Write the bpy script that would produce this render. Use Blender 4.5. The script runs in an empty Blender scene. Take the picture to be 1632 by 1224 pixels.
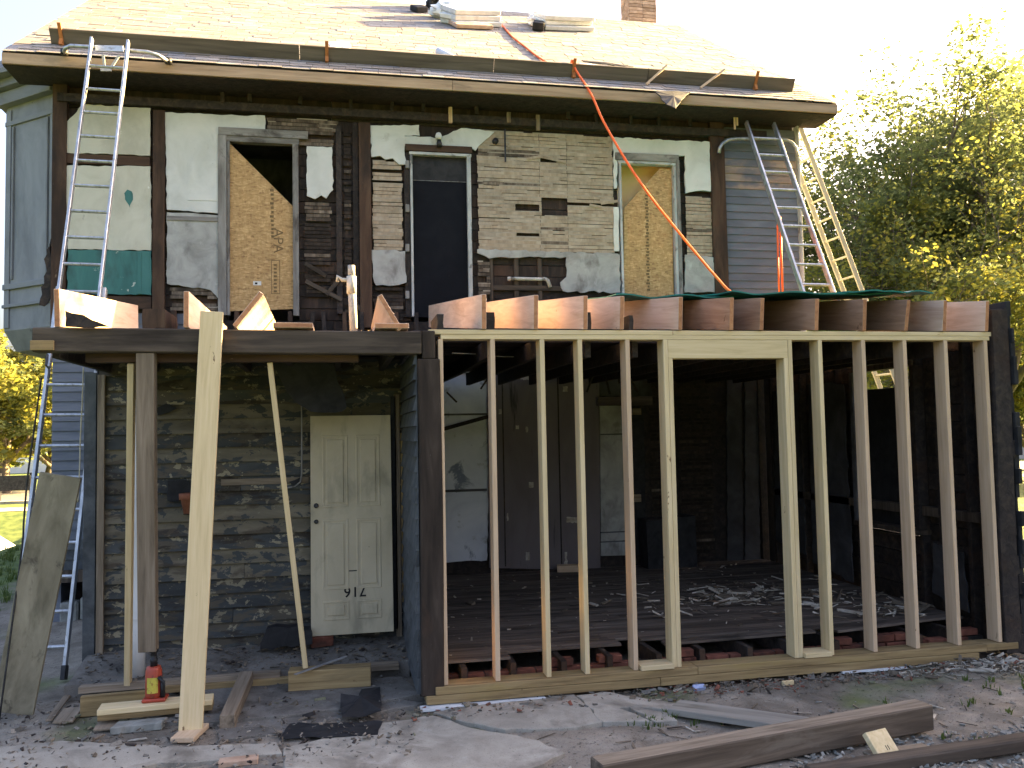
import bpy, bmesh, math, random
import numpy as np
from mathutils import Vector, Matrix, noise
random.seed(7); rng = np.random.default_rng(7)
rad = math.radians
scene = bpy.context.scene
COL = scene.collection

# ------------------------------------------------------------------ camera, light, exposure
F_PX, CAM = 1367.0, Vector((-0.7984, -6.6415, 1.9251))
YAW, PITCH, ROLL = 0.199028, 0.055206, -0.019098
IW, IH = 1632.0, 1224.0
_cy, _sy = math.cos(YAW), math.sin(YAW)
FWD = Vector((_sy*math.cos(PITCH), _cy*math.cos(PITCH), math.sin(PITCH)))
_r = Vector((_cy, -_sy, 0)); _u = _r.cross(FWD)
RIGHT = _r*math.cos(ROLL) + _u*math.sin(ROLL)
UP = -_r*math.sin(ROLL) + _u*math.cos(ROLL)
cam_data = bpy.data.cameras.new('camera'); cam = bpy.data.objects.new('camera', cam_data); COL.objects.link(cam)
M3 = Matrix((RIGHT, UP, -FWD)).transposed()
cam.matrix_world = Matrix.Translation(CAM) @ M3.to_4x4()
cam_data.sensor_fit = 'HORIZONTAL'; cam_data.sensor_width = 36.0; cam_data.lens = 36.0*F_PX/IW
cam_data.clip_start = 0.05; cam_data.clip_end = 2000
scene.camera = cam

SUN_EL, SUN_AZ = rad(22), rad(16)        # azimuth: turned from +X (right along the facade) towards +Y (behind the house)
to_sun = Vector((math.cos(SUN_EL)*math.cos(SUN_AZ), math.cos(SUN_EL)*math.sin(SUN_AZ), math.sin(SUN_EL)))
world = bpy.data.worlds.new('World'); scene.world = world; world.use_nodes = True
wn = world.node_tree; bg = wn.nodes['Background']
sky = wn.nodes.new('ShaderNodeTexSky'); sky.sky_type = 'NISHITA'; sky.sun_disc = False
sky.sun_elevation = SUN_EL; sky.sun_rotation = math.pi/2 - SUN_AZ
sky.air_density = 1.0; sky.dust_density = 8.0; sky.ozone_density = 2.0
wb = wn.nodes.new('ShaderNodeVectorMath'); wb.operation = 'MULTIPLY'; wb.inputs[1].default_value = (1.09, .98, .95); wn.links.new(sky.outputs[0], wb.inputs[0]); wn.links.new(wb.outputs[0], bg.inputs[0]); bg.inputs[1].default_value = 0.062
sd = bpy.data.lights.new('sun', 'SUN'); sd.energy = 5.0; sd.angle = rad(0.6); sd.color = (1.0, 0.70, 0.27)
sun = bpy.data.objects.new('sun', sd); COL.objects.link(sun)
sun.rotation_euler = to_sun.to_track_quat('Z', 'Y').to_euler()
vs = scene.view_settings; vs.view_transform = 'Standard'; vs.look = 'None'; vs.gamma = 1.0; vs.use_curve_mapping = False
vs.exposure = 3.7
scene.cycles.use_denoising = True; scene.cycles.denoising_prefilter = 'ACCURATE'
scene.cycles.max_bounces = 6; scene.cycles.diffuse_bounces = 4; scene.cycles.transparent_max_bounces = 6

# ------------------------------------------------------------------ measuring helpers: a sight line met with a plane of the place
def ray(x, y): return RIGHT*((x-IW/2)/F_PX) + UP*((IH/2-y)/F_PX) + FWD
def at_y(x, y, Y): d = ray(x, y); return CAM + d*((Y-CAM.y)/d.y)
def at_z(x, y, Z): d = ray(x, y); return CAM + d*((Z-CAM.z)/d.z)
def at_x(x, y, X): d = ray(x, y); return CAM + d*((X-CAM.x)/d.x)

# ------------------------------------------------------------------ materials
MATS = {}
def mat(name, cols, scale=(1,1,1), ns=4.0, detail=8, rough=0.85, bump=0.25, bdist=0.01, stains=(), rnd=0.12, offs=True,
        metallic=0.0, dist=0.6, spec=0.3, ramp=None, transl=None):
    """noise-driven procedural material; stains = (colour, scale3, noise scale, lo, hi, amount)"""
    m = bpy.data.materials.new(name); m.use_nodes = True; nt = m.node_tree; N, L = nt.nodes, nt.links
    b = N['Principled BSDF']; b.inputs['Roughness'].default_value = rough; b.inputs['Metallic'].default_value = metallic
    b.inputs['Specular IOR Level'].default_value = spec
    tc = N.new('ShaderNodeTexCoord'); oi = N.new('ShaderNodeObjectInfo')
    vec = tc.outputs['Object']
    if offs:
        mu = N.new('ShaderNodeMath'); mu.operation = 'MULTIPLY'; mu.inputs[1].default_value = 53.0; L.new(oi.outputs['Random'], mu.inputs[0])
        va = N.new('ShaderNodeVectorMath'); va.operation = 'ADD'; L.new(vec, va.inputs[0]); L.new(mu.outputs[0], va.inputs[1]); vec = va.outputs[0]
    def noise_tex(sc3, s, det=8, di=0.0):
        mp = N.new('ShaderNodeMapping'); mp.inputs['Scale'].default_value = sc3; L.new(vec, mp.inputs[0])
        n = N.new('ShaderNodeTexNoise'); n.inputs['Scale'].default_value = s; n.inputs['Detail'].default_value = det
        n.inputs['Roughness'].default_value = 0.62; n.inputs['Distortion'].default_value = di
        L.new(mp.outputs[0], n.inputs[0]); return n.outputs[0]
    base = noise_tex(scale, ns, detail, dist)
    cr = N.new('ShaderNodeValToRGB'); L.new(base, cr.inputs[0]); el = cr.color_ramp.elements
    n = len(cols); lo, hi = ramp or (0.3, 0.7)
    el[0].position = lo; el[0].color = (*cols[0], 1); el[1].position = hi; el[1].color = (*cols[-1], 1)
    for i in range(1, n-1):
        e = el.new(lo+(hi-lo)*i/(n-1)); e.color = (*cols[i], 1)
    out = cr.outputs[0]; hs = base
    for k, (c, s3, s, lo, hi, amt) in enumerate(stains):
        t = noise_tex(s3, s, 9, 0.4)
        mr = N.new('ShaderNodeMapRange'); mr.clamp = True; L.new(t, mr.inputs[0])
        mr.inputs[1].default_value = lo; mr.inputs[2].default_value = hi; mr.inputs[4].default_value = amt
        mx = N.new('ShaderNodeMix'); mx.data_type = 'RGBA'; L.new(mr.outputs[0], mx.inputs[0]); L.new(out, mx.inputs[6]); mx.inputs[7].default_value = (*c, 1)
        out = mx.outputs[2]
    if rnd:
        mr = N.new('ShaderNodeMapRange'); L.new(oi.outputs['Random'], mr.inputs[0]); mr.inputs[3].default_value = 1-rnd; mr.inputs[4].default_value = 1+rnd
        hv = N.new('ShaderNodeHueSaturation'); L.new(mr.outputs[0], hv.inputs['Value']); L.new(out, hv.inputs['Color']); out = hv.outputs[0]
    L.new(out, b.inputs['Base Color'])
    if bump:
        bp = N.new('ShaderNodeBump'); bp.inputs['Strength'].default_value = bump; bp.inputs['Distance'].default_value = bdist
        L.new(hs, bp.inputs['Height']); L.new(bp.outputs[0], b.inputs['Normal'])
    if transl:
        tr = N.new('ShaderNodeBsdfTranslucent'); L.new(out, tr.inputs[0]); ms = N.new('ShaderNodeMixShader'); ms.inputs[0].default_value = transl
        L.new(b.outputs[0], ms.inputs[1]); L.new(tr.outputs[0], ms.inputs[2]); L.new(ms.outputs[0], N['Material Output'].inputs[0])
    MATS[name] = m; return m

Z1 = (1, 1, .06)     # grain along local z (lumber)
X1 = (.06, 1, 1)     # grain along x (boards, lath)
dirt_st = ((.10, .08, .05), (1, 1, .5), 3.0, .58, .75, .6)
knots = ((.13, .07, .035), (1, 1, .55), 10.0, .685, .71, .9)
W_YEL = mat('spruce_fresh', [(.52, .40, .22), (.62, .49, .285), (.68, .55, .35)], Z1, 26, rough=.7, bump=.12, bdist=.003, stains=[knots, ((.36, .29, .17), (1, 1, .4), 2.6, .6, .8, .35)], rnd=.08)
W_PINK = mat('fir_fresh', [(.46, .32, .20), (.55, .40, .265), (.61, .46, .32)], Z1, 30, rough=.7, bump=.12, bdist=.003, stains=[knots, ((.38, .26, .17), (1, 1, .4), 3, .6, .8, .4)], rnd=.08)
W_FIR = mat('fir_rafter', [(.46, .32, .235), (.57, .42, .325), (.64, .50, .40)], (1.4, 1.4, .12), 11, rough=.75, bump=.1, bdist=.003, stains=[knots, ((.36, .22, .14), (1, 1, .15), 6, .52, .75, .6)], rnd=.12, dist=1.2)
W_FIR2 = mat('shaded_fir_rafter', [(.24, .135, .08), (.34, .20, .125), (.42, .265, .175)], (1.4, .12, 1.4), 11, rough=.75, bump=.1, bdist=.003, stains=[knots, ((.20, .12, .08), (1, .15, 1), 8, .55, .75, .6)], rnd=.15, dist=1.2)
W_FIREND = mat('fir_sawn_end', [(.30, .13, .07), (.42, .20, .10), (.48, .25, .13)], (1, 1, 1), 22, rough=.8, rnd=.12)
W_PT = mat('treated_lumber', [(.14, .092, .042), (.28, .195, .092), (.37, .27, .135)], Z1, 24, rough=.8, bump=.2, bdist=.004, stains=[dirt_st, knots, ((.30, .22, .07), (1, 1, .2), 5, .55, .7, .5)], rnd=.1)
W_OLD = mat('weathered_lumber', [(.12, .092, .064), (.21, .165, .12), (.30, .24, .18)], Z1, 22, rough=.9, bump=.4, bdist=.006, stains=[((.05, .038, .03), (1, 1, .12), 9, .58, .7, .8)], rnd=.15)
W_DARKOLD = mat('sooty_lumber', [(.035, .028, .022), (.075, .058, .045), (.12, .092, .07)], Z1, 18, rough=.9, bump=.5, bdist=.008, stains=[((.02, .015, .012), (1, 1, .2), 5, .5, .7, .8)], rnd=.2)
W_BROWN = mat('stained_brown_post', [(.032, .019, .012), (.068, .038, .024), (.10, .06, .038)], (1, 1, .15), 9, rough=.8, bump=.35, bdist=.006, stains=[((.02, .015, .013), (1, 1, .3), 3, .5, .65, .8), ((.28, .2, .14), (2, 2, .6), 12, .68, .72, .6)], rnd=.1)
W_BLK = mat('blackened_post', [(.018, .013, .010), (.036, .026, .02), (.065, .048, .037)], (1, 1, .15), 9, rough=.9, bump=.5, bdist=.008, stains=[((.07, .04, .025), (1, 1, .4), 4, .55, .7, .7), ((.3, .28, .25), (1, 1, 1), 50, .72, .735, .7)], rnd=.1)
DARKPL = mat('soot_black_plaster', [(.03, .03, .032), (.05, .05, .055), (.08, .08, .087)], (1, 1, 1), 3, rough=.9, bump=.3, rnd=.2)
CHAR = mat('charred_wood', [(.014, .012, .012), (.030, .024, .022), (.058, .043, .034)], (1, 1, 1), 14, rough=.8, bump=.9, bdist=.012, stains=[((.055, .03, .018), (.5, 1, 1), 2.5, .55, .75, .8)], rnd=.3)
CHARX = mat('charred_sheathing', [(.013, .010, .009), (.030, .021, .017), (.065, .042, .032)], (.15, 1, 1), 16, rough=.8, bump=.8, bdist=.01, stains=[((.07, .036, .022), (.5, 1, 1), 2.2, .52, .75, .8)], rnd=.3)
BLACKPAPER = mat('tar_paper', [(.009, .009, .011), (.02, .02, .022), (.03, .03, .034)], (1, 1, 1), 8, rough=.75, bump=.3, bdist=.01, rnd=.1)
NAVY = mat('navy_black_door_paint', [(.004, .005, .008), (.006, .007, .011), (.009, .010, .014)], (1, 1, 1), 3, spec=.12, rough=.7, bump=.05, stains=[((.15, .15, .15), (1, 1, 1), 40, .745, .76, .8)], rnd=0)
PLA_W = mat('white_plaster', [(.50, .52, .50), (.60, .615, .60), (.67, .68, .665)], (1, 1, 1), 2.2, rough=.8, bump=.15, bdist=.004, stains=[((.30, .29, .25), (1, 1, .6), 3.5, .60, .74, .7), ((.13, .12, .10), (1, 1, 1), 24, .68, .72, .7), ((.45, .44, .38), (1, 1, 1), 1.2, .5, .7, .4)], rnd=.04, offs=False)
PLA_C = mat('cream_wall_paint', [(.44, .43, .35), (.52, .51, .43), (.58, .57, .49)], (1, 1, 1), 2.5, rough=.75, bump=.1, bdist=.004, stains=[((.20, .19, .15), (1, 1, 1), 8, .66, .72, .6), ((.33, .31, .25), (1, 1, .5), 2, .5, .7, .5), ((.66, .66, .62), (1, 1, 1), 9, .68, .7, .8)], rnd=.03, offs=False)
TEAL = mat('teal_paint', [(.035, .12, .115), (.05, .165, .155), (.07, .2, .19)], (1, 1, .4), 3, rough=.65, bump=.1, stains=[((.45, .5, .45), (1, 1, 1), 9, .67, .69, .9), ((.03, .05, .05), (1, 1, .4), 4, .55, .7, .6)], rnd=0, offs=False)
PLA_G = mat('grey_cement_plaster', [(.24, .24, .23), (.36, .36, .35), (.46, .46, .45)], (1, 1, 1), 3.2, rough=.95, bump=.3, bdist=.006, stains=[((.13, .12, .11), (1, 1, .7), 4, .56, .72, .75), ((.52, .53, .52), (1, 1, 1), 6, .62, .72, .6), ((.08, .07, .06), (1, 1, 1), 30, .70, .73, .7)], rnd=.05, offs=False)
LATH = mat('plastered_lath', [(.27, .21, .15), (.36, .29, .215), (.44, .365, .28)], (.25, 1, 1), 12, rough=.95, bump=.35, bdist=.004, stains=[((.48, .43, .37), (.4, 1, 1), 3, .52, .68, .5), ((.15, .12, .09), (.3, 1, .9), 2.6, .52, .7, .5)], rnd=.05)
LATHD = mat('scorched_lath', [(.06, .045, .034), (.14, .11, .085), (.25, .20, .16)], (.2, 1, 1), 12, rough=.95, bump=.35, bdist=.004, stains=[((.03, .022, .018), (.4, 1, 1), 3, .48, .65, .8)], rnd=.3)
LATHB = mat('burnt_lath', [(.012, .01, .009), (.03, .022, .018), (.06, .045, .034)], (.2, 1, 1), 12, rough=.9, bump=.35, rnd=.4)
MORTAR = mat('old_lime_plaster', [(.25, .215, .17), (.33, .285, .23), (.41, .36, .30)], (1, 1, 1), 5, rough=1, bump=.4, bdist=.008, rnd=0, offs=False, stains=[((.12, .10, .08), (1, 1, 1), 3, .55, .7, .6)])
PLA_B = mat('bluish_wall_plaster', [(.46, .48, .56), (.60, .63, .70), (.70, .72, .78)], (1, 1, 1), 1.8, rough=.8, bump=.15, bdist=.006, stains=[((.10, .13, .20), (1, 1, 1), 2.1, .58, .63, .8), ((.13, .12, .08), (1, 1, 1), 3.2, .58, .68, .7), ((.03, .03, .03), (1, 1, 1), 9, .68, .72, .8)], rnd=0, offs=False)
PANELB = mat('dull_brown_panel', [(.12, .10, .10), (.145, .122, .125), (.165, .142, .142)], (1, 1, .4), 2.5, rough=.7, bump=.08, stains=[((.02, .018, .018), (1, 1, .15), 5, .62, .7, .8), ((.3, .3, .29), (1, 1, .6), 9, .745, .75, .8)], rnd=.05, offs=False)
PANELD = mat('sooty_grey_plaster', [(.055, .055, .06), (.09, .09, .098), (.13, .133, .145)], (1, 1, 1), 2.5, rough=.9, bump=.2, rnd=.15, stains=[((.015, .013, .012), (1, 1, .4), 3, .5, .68, .8)])
SID_B = mat('blue_grey_siding', [(.10, .115, .145), (.135, .15, .185), (.17, .185, .22)], (.2, 1, 1), 8, rough=.7, bump=.12, bdist=.003, stains=[((.02, .02, .022), (1, 1, 1), 13, .70, .715, .9), ((.10, .11, .13), (.4, 1, 1), 3, .5, .7, .6)], rnd=.1)
SID_SALMON = mat('salmon_siding', [(.26, .18, .14), (.34, .25, .20), (.40, .31, .26)], (.1, 1, 1), 14, rough=.8, bump=.12, bdist=.003, stains=[((.12, .13, .17), (.5, 1, 1), 2.4, .5, .62, .9)], rnd=.12)
SID_P = mat('peeling_siding', [(.038, .040, .042), (.056, .060, .062), (.078, .082, .082)], (.25, 1, 1), 6, rough=.85, bump=.3, bdist=.003,
            stains=[((.10, .083, .06), (.3, 1, 1), 11, .50, .55, .85), ((.27, .235, .16), (.55, 1, .9), 16, .575, .59, .9), ((.035, .027, .02), (.25, 1, 1), 5.3, .54, .60, .85), ((.12, .11, .08), (.7, 1, .8), 38, .62, .64, .7)], rnd=.25)
SID_P2 = mat('peeling_cream_siding', [(.09, .078, .056), (.15, .13, .095), (.215, .185, .135)], (.25, 1, 1), 6, rough=.85, bump=.3, bdist=.003,
            stains=[((.045, .052, .057), (.45, 1, .8), 13, .55, .565, .9), ((.06, .045, .033), (.3, 1, 1), 6, .54, .62, .75), ((.22, .20, .14), (.6, 1, .9), 30, .63, .65, .7)], rnd=.25)
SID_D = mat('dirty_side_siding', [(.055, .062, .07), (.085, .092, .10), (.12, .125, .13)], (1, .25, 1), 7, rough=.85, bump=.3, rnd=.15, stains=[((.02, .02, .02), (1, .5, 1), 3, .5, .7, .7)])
BAY = mat('bay_blue_paint', [(.155, .16, .18), (.205, .212, .235), (.255, .263, .285)], (1, 1, .6), 2.4, rough=.75, bump=.15, bdist=.004, stains=[((.09, .09, .10), (1, 1, 1), 10, .67, .69, .9), ((.14, .15, .17), (1, 1, .4), 3, .55, .7, .6)], rnd=.04, offs=False)
DOORW = mat('grimy_white_door', [(.44, .375, .255), (.55, .47, .33), (.61, .53, .38)], (1, 1, .7), 2, rough=.55, bump=.08, bdist=.002, stains=[((.20, .18, .13), (1, 1, .5), 4, .52, .72, .6), ((.06, .05, .04), (1, 1, 1), 42, .70, .73, .8)], rnd=.03, offs=False)
FRAME_W = mat('scuffed_white_trim', [(.30, .31, .31), (.44, .45, .45), (.55, .56, .56)], (1, 1, .3), 8, rough=.8, bump=.2, bdist=.003, stains=[((.08, .075, .07), (1, 1, .5), 9, .58, .66, .8)], rnd=.05)
FRAME_G = mat('worn_grey_trim', [(.12, .11, .10), (.22, .21, .20), (.32, .31, .30)], (1, 1, .15), 12, rough=.9, bump=.3, bdist=.004, stains=[((.05, .04, .035), (1, 1, .5), 6, .55, .68, .8)], rnd=.1)
COLUMN_W = mat('white_column_paint', [(.52, .55, .58), (.62, .65, .68), (.70, .72, .74)], (1, 1, .3), 5, rough=.6, bump=.06, stains=[((.12, .12, .12), (1, 1, .4), 12, .66, .7, .7)], rnd=0)
ALU = mat('scuffed_aluminium', [(.30, .31, .33), (.46, .47, .50), (.60, .61, .64)], (1, 1, .4), 18, rough=.42, bump=.1, bdist=.002, metallic=.75, spec=.5, rnd=.05, stains=[((.16, .14, .12), (1, 1, .6), 22, .58, .66, .6)])
FIBER = mat('beige_ladder_rail', [(.38, .35, .27), (.46, .43, .33), (.52, .49, .39)], (1, 1, .3), 8, rough=.6, bump=.05, rnd=.03)
STEEL_D = mat('dark_steel', [(.02, .02, .022), (.04, .04, .043), (.07, .07, .075)], (1, 1, 1), 12, rough=.5, metallic=.6, rnd=.05)
RUST = mat('rusty_orange_bracket', [(.30, .10, .03), (.42, .16, .05), (.50, .21, .07)], (1, 1, 1), 18, rough=.8, rnd=.1)
RED = mat('red_jack_paint', [(.22, .03, .015), (.33, .045, .02), (.40, .06, .03)], (1, 1, 1), 9, rough=.45, spec=.5, bump=.05, rnd=0, stains=[((.08, .03, .02), (1, 1, 1), 12, .6, .68, .7)])
YEL = mat('yellow_sticker', [(.45, .38, .06), (.55, .47, .08), (.60, .52, .12)], (1, 1, 1), 9, rough=.5, bump=0, rnd=0, stains=[((.25, .08, .03), (1, 1, 1), 60, .56, .6, .7)])
ORANGE = mat('orange_cord_rubber', [(.85, .11, .02), (.90, .14, .025), (.92, .17, .03)], (1, 1, 1), 9, rough=.5, bump=0, rnd=0)
TARP = mat('green_roof_sheet', [(.008, .10, .085), (.015, .17, .145), (.02, .22, .19)], (1, 1, 1), 5, rough=.5, bump=.2, rnd=.1)
TERRA = mat('terracotta', [(.20, .075, .04), (.26, .10, .06), (.32, .13, .08)], (1, 1, 1), 9, rough=.9, bump=.1, rnd=0, stains=[((.10, .06, .04), (1, 1, 1), 6, .5, .7, .6)])
PVC = mat('dirty_white_pipe', [(.30, .29, .26), (.45, .44, .40), (.58, .57, .53)], (1, 1, .5), 9, rough=.5, bump=.05, rnd=0, stains=[((.10, .08, .06), (1, 1, 1), 8, .55, .68, .8)])
CONC = mat('broken_concrete', [(.24, .215, .18), (.35, .32, .27), (.43, .395, .34)], (1, 1, 1), 2.2, rough=.95, bump=.35, bdist=.01, stains=[((.15, .13, .105), (1, 1, 1), 1.9, .48, .62, .85), ((.42, .40, .37), (1, 1, 1), 6, .6, .72, .5), ((.08, .07, .06), (1, 1, 1), 34, .66, .7, .7), ((.13, .115, .095), (1, 1, 1), 110, .58, .64, .6), ((.5, .47, .42), (1, 1, 1), 95, .66, .70, .7)], rnd=.05, offs=False)
STONE = mat('grey_stone', [(.16, .16, .145), (.25, .25, .23), (.34, .34, .31)], (1, 1, 1), 9, rough=.95, bump=.5, bdist=.01, rnd=.2)
BRICK = mat('old_red_brick', [(.10, .035, .022), (.17, .06, .04), (.24, .095, .06)], (1, 1, 1), 9, rough=.95, bump=.5, bdist=.006, rnd=.3, stains=[((.04, .03, .025), (1, 1, 1), 4, .5, .68, .8)])
CHIMB = mat('chimney_brick', [(.34, .22, .15), (.46, .31, .22), (.58, .42, .32)], (1, 1, 1), 9, rough=.95, bump=.5, rnd=.25)
PAPER = mat('white_wrapper', [(.50, .51, .53), (.62, .63, .65), (.72, .73, .74)], (1, 1, 1), 6, rough=.6, bump=.3, rnd=.1, stains=[((.12, .30, .08), (1, 1, 1), 3, .66, .68, .8)])
SCRAP = mat('pale_splinters', [(.26, .22, .17), (.40, .36, .30), (.58, .55, .49)], (1, 1, 1), 9, rough=.9, bump=0, rnd=.2)
SCRAPD = mat('dark_splinters', [(.06, .048, .036), (.12, .097, .073), (.20, .16, .12)], (1, 1, 1), 9, rough=.95, bump=0, rnd=.2)
BLUEP = mat('blue_label_paper', [(.22, .28, .5), (.3, .36, .58), (.5, .54, .66)], (1, 1, 1), 30, rough=.7, bump=0, rnd=0)
WHITE = mat('white_print', [(.6, .6, .6), (.66, .66, .66)], (1, 1, 1), 5, bump=0, rnd=0)
INK = mat('black_ink', [(.012, .012, .014), (.02, .02, .022)], (1, 1, 1), 5, bump=0, rnd=0)
INKB = mat('faded_ink', [(.13, .085, .04), (.20, .135, .065)], (1, 1, 1), 30, bump=0, rnd=0)
YROOM = mat('yellow_room_paint', [(.66, .48, .22), (.74, .56, .28)], (1, 1, 1), 3, bump=.1, rnd=0, offs=False)
GLASS = mat('dark_car_glass', [(.02, .025, .03), (.03, .035, .04)], (1, 1, 1), 3, rough=.15, bump=0, rnd=0, spec=.6)
CARW = mat('white_car_paint', [(.68, .69, .70), (.72, .73, .74)], (1, 1, 1), 3, rough=.3, bump=0, rnd=0, spec=.5)
BLDG = mat('grey_metal_building', [(.28, .29, .31), (.35, .36, .38)], (6, 6, .1), 3, bump=.1, rnd=0, offs=False)
BLDGW = mat('white_render', [(.55, .55, .54), (.66, .66, .65)], (1, 1, 1), 2, bump=.1, rnd=0, offs=False)
SHING = [mat('asphalt_shingle_%s' % n, c, (1, 1, 1), 60, rough=.95, bump=.3, bdist=.003, rnd=.1, offs=True, stains=[((c[0][0]*.7, c[0][1]*.7, c[0][2]*.7), (1, 1, 1), 9, .5, .7, .5)])
         for n, c in (('taupe', [(.19, .17, .16), (.25, .23, .215), (.30, .275, .255)]), ('slate', [(.15, .15, .165), (.20, .20, .215), (.25, .25, .265)]),
                      ('umber', [(.17, .145, .13), (.23, .20, .18), (.28, .25, .225)]), ('fawn', [(.24, .225, .21), (.30, .28, .265), (.36, .335, .32)]))]
LEAF_A = mat('green_leaves', [(.11, .14, .05), (.16, .195, .075), (.22, .25, .10)], (1, 1, 1), .9, rough=.6, bump=0, rnd=0, offs=False, transl=.6, stains=[((.16, .17, .03), (1, 1, 1), 1.1, .58, .70, .6)])
LEAF_B = mat('yellow_green_leaves', [(.16, .18, .035), (.26, .26, .05), (.38, .34, .07)], (1, 1, 1), 1.2, rough=.6, bump=0, rnd=0, offs=False, transl=.6)
BARK = mat('bark', [(.09, .075, .06), (.14, .12, .10), (.19, .165, .14)], (1, 1, .2), 9, rough=.95, bump=.6, bdist=.02, rnd=.1, offs=False)
GRASSB = mat('grass_blades', [(.05, .09, .02), (.09, .13, .03), (.14, .17, .05)], (1, 1, 1), 6, rough=.8, bump=0, rnd=0, transl=.3)

def osb_material():
    m = bpy.data.materials.new('strand_board'); m.use_nodes = True; nt = m.node_tree; N, L = nt.nodes, nt.links
    b = N['Principled BSDF']; b.inputs['Roughness'].default_value = .75
    tc = N.new('ShaderNodeTexCoord'); out = None; hh = None
    for i, (rot, sc) in enumerate(((.5, (16, 16, 60)), (-.7, (60, 16, 22)), (1.2, (22, 16, 70)))):
        nz = N.new('ShaderNodeTexNoise'); nz.inputs['Scale'].default_value = 5; L.new(tc.outputs['Object'], nz.inputs[0])
        mx = N.new('ShaderNodeMix'); mx.data_type = 'VECTOR'; mx.inputs[0].default_value = .06; L.new(tc.outputs['Object'], mx.inputs[4]); L.new(nz.outputs[1], mx.inputs[5])
        mp = N.new('ShaderNodeMapping'); mp.inputs['Rotation'].default_value = (0, rot, 0); mp.inputs['Scale'].default_value = sc; L.new(mx.outputs[1], mp.inputs[0])
        v = N.new('ShaderNodeTexVoronoi'); v.inputs['Scale'].default_value = 1.0; L.new(mp.outputs[0], v.inputs[0])
        sp = N.new('ShaderNodeSeparateColor'); L.new(v.outputs['Color'], sp.inputs[0])
        if out is None: out = sp.outputs[0]
        else:
            a = N.new('ShaderNodeMix'); a.data_type = 'FLOAT'; a.inputs[0].default_value = .45; L.new(out, a.inputs[2]); L.new(sp.outputs[0], a.inputs[3]); out = a.outputs[0]
    cr = N.new('ShaderNodeValToRGB'); L.new(out, cr.inputs[0]); e = cr.color_ramp.elements
    e[0].position = .10; e[0].color = (.24, .135, .055, 1); e[1].position = .88; e[1].color = (.60, .40, .19, 1)
    q = e.new(.35); q.color = (.40, .245, .10, 1); q = e.new(.6); q.color = (.46, .29, .125, 1)
    L.new(cr.outputs[0], b.inputs['Base Color'])
    bp = N.new('ShaderNodeBump'); bp.inputs['Strength'].default_value = .3; bp.inputs['Distance'].default_value = .002; L.new(out, bp.inputs['Height']); L.new(bp.outputs[0], b.inputs['Normal'])
    return m
OSB = osb_material()

# ------------------------------------------------------------------ object helpers
def tag(o, label=None, cat=None, group=None, kind=None):
    if label: o['label'] = label
    if cat: o['category'] = cat
    if group: o['group'] = group
    if kind: o['kind'] = kind
    return o
def link(o, parent=None):
    COL.objects.link(o)
    if parent is not None: o.parent = parent; o.matrix_parent_inverse = PINV[parent.name]
    return o
PINV = {}
def thing(name, label, cat, loc=(0, 0, 0), group=None, kind=None):
    o = bpy.data.objects.new(name, None); COL.objects.link(o); o.location = loc; o.empty_display_size = .2
    PINV[o.name] = Matrix.Translation(Vector(loc)).inverted()
    return tag(o, label, cat, group, kind)
def reg(o, M=None):
    PINV[o.name] = (M if M is not None else Matrix.Identity(4)).inverted(); return o
def sub(name, label, parent, loc=(0, 0, 0)):      # an empty part that carries sub-parts
    o = bpy.data.objects.new(name, None); link(o, parent); o.location = loc
    PINV[o.name] = Matrix.Translation(Vector(loc)).inverted(); o.empty_display_size = .1
    return o

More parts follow.
